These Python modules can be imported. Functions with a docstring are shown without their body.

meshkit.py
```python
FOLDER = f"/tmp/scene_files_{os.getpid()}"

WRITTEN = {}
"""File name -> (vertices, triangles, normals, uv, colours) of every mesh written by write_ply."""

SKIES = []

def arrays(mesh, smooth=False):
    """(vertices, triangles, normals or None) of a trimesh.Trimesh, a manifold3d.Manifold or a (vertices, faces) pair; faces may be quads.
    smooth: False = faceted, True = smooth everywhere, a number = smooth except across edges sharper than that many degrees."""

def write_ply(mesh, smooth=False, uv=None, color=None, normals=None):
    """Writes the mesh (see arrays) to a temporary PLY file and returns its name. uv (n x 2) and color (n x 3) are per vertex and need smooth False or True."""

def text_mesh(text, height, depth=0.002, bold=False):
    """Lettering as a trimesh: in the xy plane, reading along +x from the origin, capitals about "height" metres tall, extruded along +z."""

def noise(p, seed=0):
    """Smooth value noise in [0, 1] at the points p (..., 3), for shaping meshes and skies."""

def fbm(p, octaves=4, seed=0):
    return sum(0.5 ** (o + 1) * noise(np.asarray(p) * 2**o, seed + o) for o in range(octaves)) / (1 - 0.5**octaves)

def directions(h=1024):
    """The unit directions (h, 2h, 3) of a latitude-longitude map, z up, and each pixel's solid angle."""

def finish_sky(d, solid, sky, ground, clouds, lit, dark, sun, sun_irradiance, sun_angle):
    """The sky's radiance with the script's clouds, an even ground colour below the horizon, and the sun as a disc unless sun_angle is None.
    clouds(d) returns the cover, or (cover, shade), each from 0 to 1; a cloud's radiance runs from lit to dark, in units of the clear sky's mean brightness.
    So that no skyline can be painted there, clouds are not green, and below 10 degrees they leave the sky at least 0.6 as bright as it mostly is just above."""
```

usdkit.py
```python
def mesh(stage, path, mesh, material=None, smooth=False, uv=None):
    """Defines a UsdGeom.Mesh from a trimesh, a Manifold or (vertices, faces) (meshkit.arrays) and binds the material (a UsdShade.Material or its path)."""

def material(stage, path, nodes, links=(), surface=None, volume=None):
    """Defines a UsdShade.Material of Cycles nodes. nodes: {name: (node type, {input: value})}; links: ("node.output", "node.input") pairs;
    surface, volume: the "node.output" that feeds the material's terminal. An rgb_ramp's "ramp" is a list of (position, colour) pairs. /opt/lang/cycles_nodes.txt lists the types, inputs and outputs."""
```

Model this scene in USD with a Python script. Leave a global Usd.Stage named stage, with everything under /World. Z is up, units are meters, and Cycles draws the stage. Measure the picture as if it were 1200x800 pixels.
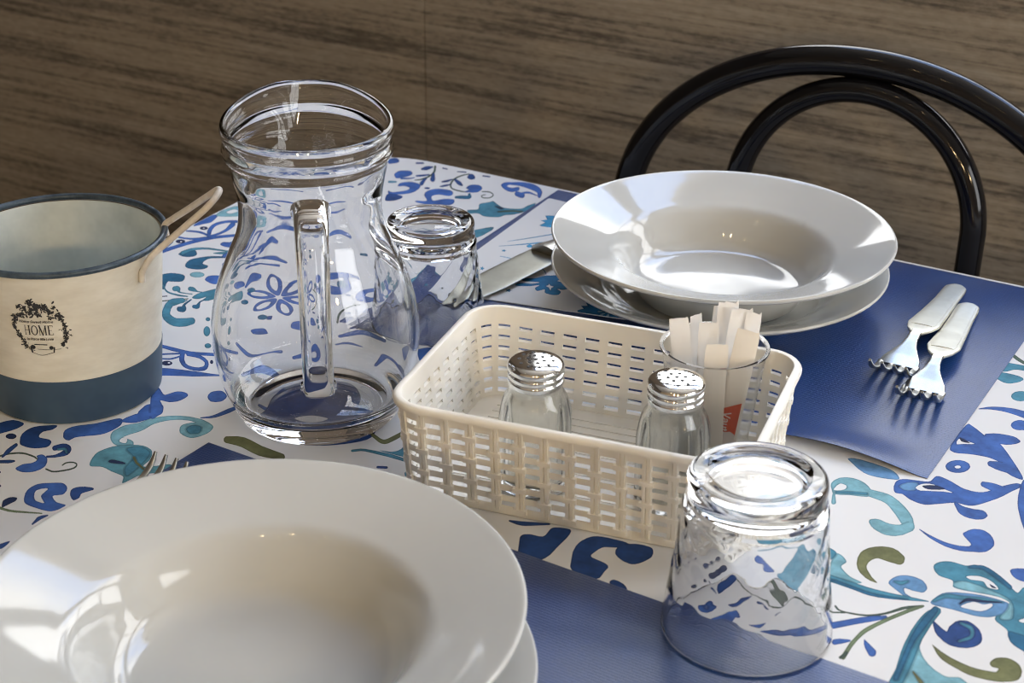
import json, math, random
import numpy as np
import trimesh, usdkit, meshkit
import manifold3d as mf
from shapely.geometry import Polygon, Point, box
from shapely.ops import unary_union
from shapely import affinity
from pxr import Gf, Sdf, Usd, UsdGeom, UsdLux, UsdShade

EXPO, SKY, BULBS = -0.86, 10.5, 450.0           # exposure in stops, sky strength, lamp strength
RW0, RW1 = -.5, 1.42                          # the right-hand window's ends
random.seed(7); RNG = np.random.default_rng(7)
PI = math.pi
stage = Usd.Stage.CreateInMemory()
UsdGeom.SetStageUpAxis(stage, 'Z'); UsdGeom.SetStageMetersPerUnit(stage, 1.0)
UsdGeom.Xform.Define(stage, '/World'); UsdGeom.Scope.Define(stage, '/World/Looks')
TZ = 0.75                                    # table top height

# ------------------------------------------------------------------ camera
# axes: x along the table's back edge, y towards the wall, z up
YAW, PITCH, ROLL = math.radians(29.5), 0.4538, 0.009
fw = np.array([-math.sin(YAW) * math.cos(PITCH), math.cos(YAW) * math.cos(PITCH), -math.sin(PITCH)])
rt = np.array([math.cos(YAW), math.sin(YAW), 0.0]); up = np.cross(rt, fw)
rt, up = math.cos(ROLL) * rt + math.sin(ROLL) * up, -math.sin(ROLL) * rt + math.cos(ROLL) * up
cam = UsdGeom.Camera.Define(stage, '/World/camera')
m = np.eye(4); m[0, :3], m[1, :3], m[2, :3], m[3, :3] = rt, up, -fw, (0, 0, TZ + 0.5204)
cam.AddTransformOp().Set(Gf.Matrix4d(*m.ravel().tolist()))
cam.CreateHorizontalApertureAttr(36.0); cam.CreateVerticalApertureAttr(24.0)
cam.CreateFocalLengthAttr(36.0 * 2041 / 1200)
cam.CreateFStopAttr(14.0); cam.CreateFocusDistanceAttr(1.10)
cam.CreateExposureAttr(EXPO)

# ------------------------------------------------------------------ sky (overcast, broken cloud)
sky = usdkit.material(stage, '/World/Looks/sky', {
    'tc': ('texture_coordinate', {}), 's': ('separate_xyz', {}),
    'n': ('noise_texture', {'scale': 2.6, 'detail': 4.0, 'roughness': 0.55}), 'k': ('map_range', {'from_min': .35, 'from_max': .65, 'to_min': -.10, 'to_max': .10}),
    'a': ('math', {'math_type': 'add'}),
    'r': ('rgb_ramp', {'ramp': [(0.0, (.98, .99, 1.0)), (.54, (1.0, 1.0, .99)), (.66, (.46, .63, 1.0)), (1.0, (.34, .52, .95))]}),
    'b': ('background_shader', {'strength': SKY})},
    [('tc.generated', 'n.vector'), ('tc.generated', 's.vector'), ('n.fac', 'k.value'), ('k.result', 'a.value1'), ('s.z', 'a.value2'), ('a.value', 'r.fac'), ('r.color', 'b.color')], surface='b.background')
dome = UsdLux.DomeLight.Define(stage, '/World/sky_light')
dome.CreateIntensityAttr(1.0)
UsdShade.MaterialBindingAPI.Apply(dome.GetPrim()).Bind(sky)

# ------------------------------------------------------------------ helpers
def lin(r, g, b):
    f = lambda c: c / 12.92 if c <= 0.04045 else ((c + 0.055) / 1.055) ** 2.4
    return tuple(f(c / 255.0) for c in (r, g, b))

USED = {}
def numbered(parent, name):
    k = (parent, name); n = USED.get(k, -1) + 1; USED[k] = n
    return f'{parent}/{name}' + (f'_{n:03d}' if n else '')

def data(prim, **kw):
    for k, v in kw.items():
        if v: prim.SetCustomDataByKey(k, v)
    return prim

def thing(name, label, category, loc=(0, 0, 0), rotz=0.0, group=None, kind=None):
    x = UsdGeom.Xform.Define(stage, numbered('/World', name))
    x.AddTranslateOp().Set(Gf.Vec3d(*map(float, loc)))
    if rotz: x.AddRotateZOp().Set(float(rotz))
    return data(x.GetPrim(), label=label, category=category, group=group, kind=kind)

def part(parent, name, mesh, material, smooth=30, label=None, kind=None):
    p = parent.GetPath().pathString if parent is not None else '/World'
    o = usdkit.mesh(stage, numbered(p, name), mesh, material, smooth=smooth)
    return data(o.GetPrim(), label=label, kind=kind)

def solo(name, mesh, material, label, category, smooth=30, group=None, kind=None):
    return data(part(None, name, mesh, material, smooth), label=label, category=category, group=group, kind=kind)

def copy_of(src, name, label, loc, rotz=0.0):
    was = src.GetCustomData()
    r = thing(name, label, was['category'], loc, rotz, was.get('group'))
    r.GetReferences().AddInternalReference(src.GetPath()); r.SetInstanceable(True)
    return r

def cat(*ms): return trimesh.util.concatenate([m if isinstance(m, trimesh.Trimesh) else trimesh.Trimesh(*m, process=False) for m in ms])

def bx(x0, x1, y0, y1, z0, z1):
    b = trimesh.creation.box((x1 - x0, y1 - y0, z1 - z0)); b.apply_translation(((x0 + x1) / 2, (y0 + y1) / 2, (z0 + z1) / 2)); return b

def rbox(x0, x1, y0, y1, z0, z1, r=0.003):
    s = mf.Manifold.sphere(r, 16)
    ps = [s.translate((x, y, z)) for x in (x0 + r, x1 - r) for y in (y0 + r, y1 - r) for z in (z0 + r, z1 - r)]
    q = mf.Manifold.batch_hull(ps).to_mesh()
    return trimesh.Trimesh(q.vert_properties[:, :3], q.tri_verts)

def spline(p, n=8, closed=False):
    p = np.array(p, float)
    q = np.vstack([p[-1], p, p[:2]]) if closed else np.vstack([2 * p[0] - p[1], p, 2 * p[-1] - p[-2]])
    o = []
    for i in range(1, len(q) - 2):
        a, b, c, d = q[i - 1:i + 3]
        for t in np.linspace(0, 1, n, endpoint=False):
            o.append(.5 * (2 * b + (c - a) * t + (2 * a - 5 * b + 4 * c - d) * t * t + (3 * b - a - 3 * c + d) * t ** 3))
    if not closed: o.append(q[-2])
    return np.array(o)

def grid_faces(n, k, wrap):
    f = []
    for i in range(n - 1):
        j = np.arange(k if wrap else k - 1); a, b = i * k + j, i * k + (j + 1) % k
        f += [np.stack([a, b, b + k], 1), np.stack([a, b + k, a + k], 1)]
    return np.vstack(f)

def lathe(prof, n=96, shape=None):
    """prof: closed list of (r, z) running outside-bottom to outside-top to inside; shape(r, z, theta) may displace."""
    prof = np.array(prof, float); t = np.linspace(0, 2 * PI, n, endpoint=False)
    r, z = np.repeat(prof[:, :1], n, 1), np.repeat(prof[:, 1:2], n, 1); th = np.repeat(t[None], len(prof), 0)
    if shape is not None: r, z = shape(r, z, th)
    v = np.stack([r * np.cos(th), r * np.sin(th), z], -1).reshape(-1, 3)
    f = grid_faces(len(prof), n, True)
    mm = trimesh.Trimesh(v, f, process=False); mm.merge_vertices(digits_vertex=7)
    mm.update_faces(mm.nondegenerate_faces()); return mm

def sweep(path, a, b=None, side=None, k=16, power=2.0, caps=True):
    """Tube of (super)elliptic section along path: a half-width along `side`, b half-thickness."""
    path = np.array(path, float); n = len(path)
    a = np.broadcast_to(np.asarray(a, float), n); b = a if b is None else np.broadcast_to(np.asarray(b, float), n)
    tg = np.gradient(path, axis=0); tg /= np.linalg.norm(tg, axis=1, keepdims=True)
    if side is None:
        s = np.cross(tg[0], (0, 0, 1.0)) if abs(tg[0][2]) < .9 else np.cross(tg[0], (0, 1.0, 0)); ss = []
        for q in tg:
            s = s - q * (s @ q); s = s / np.linalg.norm(s); ss.append(s)
        sd = np.array(ss)
    else:
        sd = np.broadcast_to(np.array(side, float), (n, 3)); sd = sd - tg * (sd * tg).sum(1, keepdims=True); sd = sd / np.linalg.norm(sd, axis=1, keepdims=True)
    nn = np.cross(sd, tg); t = np.linspace(0, 2 * PI, k, endpoint=False)
    c, s = np.cos(t), np.sin(t); e = 2 / power
    c, s = np.sign(c) * np.abs(c) ** e, np.sign(s) * np.abs(s) ** e
    v = (path[:, None] + a[:, None, None] * c[None, :, None] * sd[:, None] + b[:, None, None] * s[None, :, None] * nn[:, None]).reshape(-1, 3)
    f = [grid_faces(n, k, True)]
    if caps:
        i = np.arange(1, k - 1); f += [np.stack([0 * i, i + 1, i], 1), np.stack([0 * i, i, i + 1], 1) + (n - 1) * k]
    return trimesh.Trimesh(v, np.vstack(f), process=False)

def closed_tube(path, r, k=10):
    path = np.array(path, float); n = len(path)
    tg = np.roll(path, -1, 0) - np.roll(path, 1, 0); tg /= np.linalg.norm(tg, axis=1, keepdims=True)
    sd = np.cross(tg, (0, 0, 1.0)); sd /= np.linalg.norm(sd, axis=1, keepdims=True); nn = np.cross(sd, tg)
    t = np.linspace(0, 2 * PI, k, endpoint=False)
    r = np.broadcast_to(np.asarray(r, float), (n,))
    v = (path[:, None] + r[:, None, None] * (np.cos(t)[None, :, None] * sd[:, None] + np.sin(t)[None, :, None] * nn[:, None])).reshape(-1, 3)
    f = np.vstack([grid_faces(n, k, True)])
    j = np.arange(k); a, b = (n - 1) * k + j, (n - 1) * k + (j + 1) % k
    f = np.vstack([f, np.stack([a, b, (j + 1) % k], 1), np.stack([a, (j + 1) % k, j], 1)])
    return trimesh.Trimesh(v, f, process=False)

def tri(poly):
    """(vertices 2d, faces) of a shapely polygon or multipolygon"""
    V, F, n = [], [], 0
    for g in getattr(poly, 'geoms', [poly]):
        if g.is_empty or g.geom_type != 'Polygon' or g.area < 1e-9: continue
        v, f = trimesh.creation.triangulate_polygon(g, engine='earcut')
        V.append(v); F.append(f + n); n += len(v)
    return np.vstack(V), np.vstack(F)

# ------------------------------------------------------------------ materials
def M(name, base, rough=.5, metallic=0.0, vary=None, scale=40.0, bump=None, bscale=200.0, bdist=.0004, stretch=(1, 1, 1), extra=None):
    p = {'base_color': base, 'roughness': rough, 'metallic': metallic, **(extra or {})}
    nodes, links = {'p': ('principled_bsdf', p)}, []
    if vary or bump:
        nodes['tc'] = ('texture_coordinate', {}); nodes['mp'] = ('mapping', {'scale': stretch}); links.append(('tc.object', 'mp.vector'))
    if vary:
        nodes['n'] = ('noise_texture', {'scale': scale, 'detail': 4.0, 'roughness': .6})
        nodes['r'] = ('rgb_ramp', {'ramp': [(.3, base), (.7, vary)]})
        links += [('mp.vector', 'n.vector'), ('n.fac', 'r.fac'), ('r.color', 'p.base_color')]
    if bump:
        nodes['n2'] = ('noise_texture', {'scale': bscale, 'detail': 3.0}); nodes['bp'] = ('bump', {'strength': bump, 'distance': bdist})
        links += [('mp.vector', 'n2.vector'), ('n2.fac', 'bp.height'), ('bp.normal', 'p.normal')]
    return usdkit.material(stage, f'/World/Looks/{name}', nodes, links, surface='p.BSDF')

GLASS = M('clear_glass', (1, 1, 1), 0.0, extra={'transmission_weight': 1.0, 'ior': 1.5})
SHAKER_GLASS = M('pressed_glass', (.97, .98, .96), 0.12, extra={'transmission_weight': 1.0, 'ior': 1.5})
CUP = M('clear_plastic', (.97, .97, .97), 0.08, extra={'transmission_weight': 1.0, 'ior': 1.25})
CERAMIC = M('white_glazed_ceramic', (.50, .51, .50), 0.06, extra={'specular_ior_level': .6})
STEEL = M('stainless_steel', (.52, .52, .50), 0.25, 1.0, vary=(.46, .46, .42), scale=60)
HANDLE = M('satin_steel_handle', (.74, .72, .62), 0.40, 1.0, vary=(.62, .60, .51), scale=70)
BLADE = M('worn_steel_blade', (.36, .35, .29), 0.42, 1.0, vary=(.30, .29, .24), scale=60)
CHROME = M('chrome', (.86, .86, .85), 0.07, 1.0)
BASKET = usdkit.material(stage, '/World/Looks/cream_plastic', {'p': ('principled_bsdf', {'base_color': (.92, .90, .84), 'roughness': .36}), 't': ('translucent_bsdf', {'color': (.94, .90, .82)}), 'm': ('mix_closure', {'fac': .10})},
    [('p.BSDF', 'm.closure1'), ('t.BSDF', 'm.closure2')], surface='m.closure')
BLACK = M('black_lacquer', (.004, .004, .005), 0.09, extra={'specular_ior_level': .4})
def sleeve(name, col):
    return usdkit.material(stage, f'/World/Looks/{name}', {'tc': ('texture_coordinate', {}), 'n': ('noise_texture', {'scale': 130.0, 'detail': 3.0}), 'bp': ('bump', {'strength': .35, 'distance': .001}),
        'p': ('principled_bsdf', {'base_color': col, 'roughness': .55}), 't': ('translucent_bsdf', {'color': col}), 'm': ('mix_closure', {'fac': .35})},
        [('tc.object', 'n.vector'), ('n.fac', 'bp.height'), ('bp.normal', 'p.normal'), ('p.BSDF', 'm.closure1'), ('t.BSDF', 'm.closure2')], surface='m.closure')
PAPER, PAPER2 = sleeve('white_paper_sleeve', (.90, .89, .87)), sleeve('warm_paper_sleeve', (.90, .86, .79))
ORANGE = M('orange_ink', lin(205, 78, 40), 0.6)
WHITEINK = M('white_ink', (.85, .82, .78), 0.6)
POTWHITE = M('whitewashed_metal', lin(228, 225, 213), 0.55, vary=lin(208, 203, 188), scale=30, stretch=(1, 1, 3), bump=.35, bscale=260, bdist=.0003)
POTBLUE = M('slate_blue_paint', lin(66, 88, 108), 0.5, vary=lin(52, 72, 92), scale=30)
POTRIM = M('dark_galvanized_rim', lin(40, 54, 68), 0.35, .3, vary=lin(84, 98, 110), scale=120)
ZINC = M('galvanized_zinc', (.74, .78, .76), 0.42, .45, vary=(.52, .57, .56), scale=30, bump=.2, bscale=90, bdist=.0006)
WIRE = M('cream_painted_wire', lin(236, 231, 222), 0.4, vary=lin(214, 206, 194), scale=160)
INK = M('black_print', (.018, .018, .02), 0.55)
HOLE = M('shaker_hole_dark', (.02, .02, .02), 0.6)
SALT = M('salt_grains', (.86, .82, .72), 0.7, bump=.8, bscale=900, bdist=.001)
TIMBER = M('dark_table_wood', (.10, .06, .035), 0.45, vary=(.06, .035, .02), scale=12, stretch=(1, 12, 12))
PLASTER = M('plaster', (.45, .42, .38), 0.8)
PLASTERD = M('brown_plaster', (.30, .25, .20), 0.8)
DARKP = M('dark_brown_plaster', (.08, .065, .05), 0.8)
WARMP = M('ochre_plaster', (.40, .31, .21), 0.8)
FLOORM = M('terracotta_floor', (.26, .20, .16), 0.55, vary=(.20, .15, .12), scale=6)
FRAMEM = M('dark_window_frame', (.05, .045, .04), 0.4)
SHADE = M('lamp_shade_metal', (.03, .03, .03), 0.4)
BULB = usdkit.material(stage, '/World/Looks/lit_bulb', {'e': ('emission', {'color': (1.0, .72, .37), 'strength': BULBS})}, surface='e.emission')

def wood_panel():
    n = {'g': ('geometry', {}), 'm1': ('mapping', {'scale': (1.6, 1.0, 55.0)}), 'm2': ('mapping', {'scale': (9.0, 1.0, 260.0)}), 'm3': ('mapping', {'scale': (40.0, 1.0, 110.0)}),
         'n1': ('noise_texture', {'scale': 1.0, 'detail': 5.0, 'roughness': .62, 'distortion': .15}),
         'n2': ('noise_texture', {'scale': 1.0, 'detail': 4.0, 'roughness': .6, 'distortion': .1}),
         'n3': ('noise_texture', {'scale': 2.2, 'detail': 3.0, 'roughness': .7}),
         'a': ('mix_float', {'fac': .45}), 'b': ('mix_float', {'fac': .22}),
         'r': ('rgb_ramp', {'ramp': [(.34, lin(62, 56, 50)), (.43, lin(100, 93, 84)), (.50, lin(136, 127, 114)), (.60, lin(156, 147, 133)), (.72, lin(172, 164, 150))]}),
         'bp': ('bump', {'strength': .35, 'distance': .002}), 'p': ('principled_bsdf', {'roughness': .62})}
    l = [('g.position', 'm1.vector'), ('g.position', 'm2.vector'), ('g.position', 'm3.vector'), ('m1.vector', 'n1.vector'), ('m2.vector', 'n2.vector'), ('m3.vector', 'n3.vector'),
         ('n1.fac', 'a.a'), ('n2.fac', 'a.b'), ('a.result', 'b.a'), ('n3.fac', 'b.b'), ('b.result', 'r.fac'), ('r.color', 'p.base_color'), ('b.result', 'bp.height'), ('bp.normal', 'p.normal')]
    return usdkit.material(stage, '/World/Looks/wood_grain_panel', n, l, surface='p.BSDF')
WOOD = wood_panel()

def printed(name, gloss=.75):
    """fabric or paper whose printed colours come from the mesh (primvar 'print'), with a watercolour grain where there is ink"""
    n = {'c': ('attribute', {'attribute': 'print'}), 'k': ('attribute', {'attribute': 'ink'}), 'g': ('geometry', {}),
         'n': ('noise_texture', {'scale': 70.0, 'detail': 4.0, 'roughness': .65}), 'v': ('map_range', {'from_min': .3, 'from_max': .7, 'to_min': .62, 'to_max': 1.22}),
         'h': ('hsv', {}), 'w': ('noise_texture', {'scale': 900.0, 'detail': 2.0}), 'w2': ('noise_texture', {'scale': 16.0, 'detail': 2.0}), 'mx': ('mix_float', {'fac': .85}),
         'bp': ('bump', {'strength': .25, 'distance': .0012}), 'p': ('principled_bsdf', {'roughness': gloss, 'specular_ior_level': .3})}
    l = [('g.position', 'n.vector'), ('n.fac', 'v.value'), ('v.result', 'h.value'), ('k.fac', 'h.fac'), ('c.color', 'h.color'), ('h.color', 'p.base_color'),
         ('g.position', 'w.vector'), ('g.position', 'w2.vector'), ('w.fac', 'mx.a'), ('w2.fac', 'mx.b'), ('mx.result', 'bp.height'), ('bp.normal', 'p.normal')]
    return usdkit.material(stage, f'/World/Looks/{name}', n, l, surface='p.BSDF')
CLOTH = printed('printed_cloth')
NAPKIN = printed('printed_napkin', .8)

def embossed(name, base, base2):
    n = {'tc': ('texture_coordinate', {}), 'b': ('brick_texture', {'scale': 1.0, 'brick_width': .0065, 'row_height': .0021, 'mortar_size': .00035, 'mortar_smooth': .6, 'color1': (1, 1, 1), 'color2': (.8, .8, .8), 'mortar': (0, 0, 0)}),
         'n': ('noise_texture', {'scale': 25.0, 'detail': 3.0}), 'r': ('rgb_ramp', {'ramp': [(.3, base), (.7, base2)]}),
         'bp': ('bump', {'strength': .55, 'distance': .0005}), 'p': ('principled_bsdf', {'roughness': .33, 'specular_ior_level': .85})}
    l = [('tc.object', 'b.vector'), ('tc.object', 'n.vector'), ('n.fac', 'r.fac'), ('r.color', 'p.base_color'), ('b.color', 'bp.height'), ('bp.normal', 'p.normal')]
    return usdkit.material(stage, f'/World/Looks/{name}', n, l, surface='p.BSDF')
MAT_FAR = embossed('blue_embossed_paper', lin(6, 46, 104), lin(10, 54, 116))
MAT_NEAR = embossed('deep_blue_embossed_paper', lin(6, 46, 102), lin(10, 52, 114))

# ------------------------------------------------------------------ the room
S = lambda p, label=None: data(p, kind='structure', label=label)
WY, TOP, CEIL, FY = 1.50, TZ + .20, 3.95, 3.0          # panelled partition, its top, the ceiling, the glazed facade
S(solo('floor', bx(-3.2, 3.0, -3.2, 3.1, -.05, 0), FLOORM, 'brown tiled floor of the dining room', 'floor'))
S(solo('ceiling', bx(-3.2, 3.0, -3.2, 3.1, CEIL, CEIL + .08), PLASTER, 'pale plaster ceiling above the table', 'ceiling'))
wb = S(thing('wall_back', 'wood-grain panelled wall behind the table and chair', 'wall'))
xs = [-3.2, -2.157, -.957, .243, 1.443, 3.0]
for i in range(5):
    part(wb, 'panel', rbox(xs[i] + .0003, xs[i + 1] - .0003, WY, WY + .03, 0, TOP, .001), WOOD, 30)
part(wb, 'backing', bx(-3.2, 3.0, WY + .024, WY + .09, 0, TOP - .004), PLASTERD, False)
part(wb, 'capping', rbox(-3.2, 3.0, WY - .004, WY + .10, TOP, TOP + .02, .004), FRAMEM, 30)
A0, A1, Z0, Z1, Z2, Z3 = -1.74, 2.2, TZ + .94, TZ + 1.86, TZ + 2.06, TZ + 2.98    # opening: ends, sill, transom, head
wf = S(thing('wall_facade', 'plaster facade with a tall window beyond the panelled wall', 'wall'))
part(wf, 'wall_body', cat(bx(-3.2, A0, FY, FY + .12, 0, CEIL), bx(A1, 3.0, FY, FY + .12, 0, CEIL), bx(A0, A1, FY, FY + .12, 0, Z0), bx(A0, A1, FY, FY + .12, Z3, CEIL)), PLASTERD, False)
w1 = S(thing('window_1', 'tall window with a transom beam beyond the panelled wall', 'window'))
part(w1, 'transom', bx(A0, A1, FY + .01, FY + .11, Z1, Z2), FRAMEM, False)
for x in (A0 + .03, -.14, 1.0, A1 - .03): part(w1, 'mullion', bx(x - .03, x + .03, FY + .03, FY + .09, Z0, Z3), FRAMEM, False)
wr = S(thing('wall_right', 'plaster wall with a tall opening at the right end of the room', 'wall'))
part(wr, 'wall_body', cat(bx(2.9, 3.0, -3.2, 3.0, 0, .9), bx(2.9, 3.0, -3.2, 3.0, 2.6, CEIL), bx(2.9, 3.0, -3.2, RW0, .9, 2.6), bx(2.9, 3.0, RW1, 3.0, .9, 2.6)), PLASTER, False)
w2 = S(thing('window_2', 'window opening in the right-hand wall', 'window'))
for y in (RW0 + .03, (RW0 + RW1) / 2, RW1 - .03): part(w2, 'mullion', bx(2.92, 2.98, y - .03, y + .03, .94, 2.56), FRAMEM, False)
for z in (.92, 2.58): part(w2, 'rail', bx(2.91, 2.99, RW0, RW1, z - .02, z + .02), FRAMEM, False)
S(solo('wall_left', bx(-3.3, -3.2, -3.2, 3.1, 0, CEIL), DARKP, 'brown plaster wall at the left end of the room', 'wall', smooth=False))
S(solo('wall_front', bx(-3.2, 3.0, -3.3, -3.2, 0, CEIL), WARMP, 'brown plaster wall behind the viewer', 'wall', smooth=False))

LAMPS = [(1.30, -.15, 1.50, 'rightmost hanging lamp'), (.75, -1.00, 1.50, 'middle one of the three hanging lamps'), (.30, -1.25, 1.50, 'hanging lamp farthest behind the viewer')]
for x, y, z, lb in LAMPS:
    t = thing('pendant_lamp', 'black metal pendant lamp with warm bulb, ' + lb, 'lamp', (x, y, z), group='pendant lamps')
    part(t, 'shade', lathe([(.060, .02), (.058, .05), (.045, .10), (.025, .15), (.015, .17), (.013, .165), (.022, .145), (.041, .097), (.054, .05), (.056, .02), (.060, .02)], 48), SHADE, 30)
    part(t, 'bulb', trimesh.creation.icosphere(3, .045).apply_translation((0, 0, -.005)), BULB, True)
    part(t, 'cord', bx(-.003, .003, -.003, .003, .165, CEIL - z), SHADE, False)

for x, y, lb in ((.55, -1.55, 'first ceiling spotlight from the right, behind the viewer'), (.05, -1.75, 'second ceiling spotlight from the right, behind the viewer'), (-.50, -1.45, 'middle ceiling spotlight behind the viewer'), (-1.00, -1.75, 'second ceiling spotlight from the left, behind the viewer'), (-1.55, -1.40, 'first ceiling spotlight from the left, behind the viewer')):
    t = thing('ceiling_spotlight', lb, 'lamp', (x, y, CEIL))
    part(t, 'housing', lathe([(.075, -.012), (.078, 0), (.026, 0), (.025, -.006), (.070, -.014), (.075, -.012)], 40), SHADE, 40)
    part(t, 'bulb', lathe([(0, -.012), (.020, -.010), (.024, -.004), (.020, -.002), (0, -.002), (0, -.012)], 32), BULB, 40)


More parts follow.
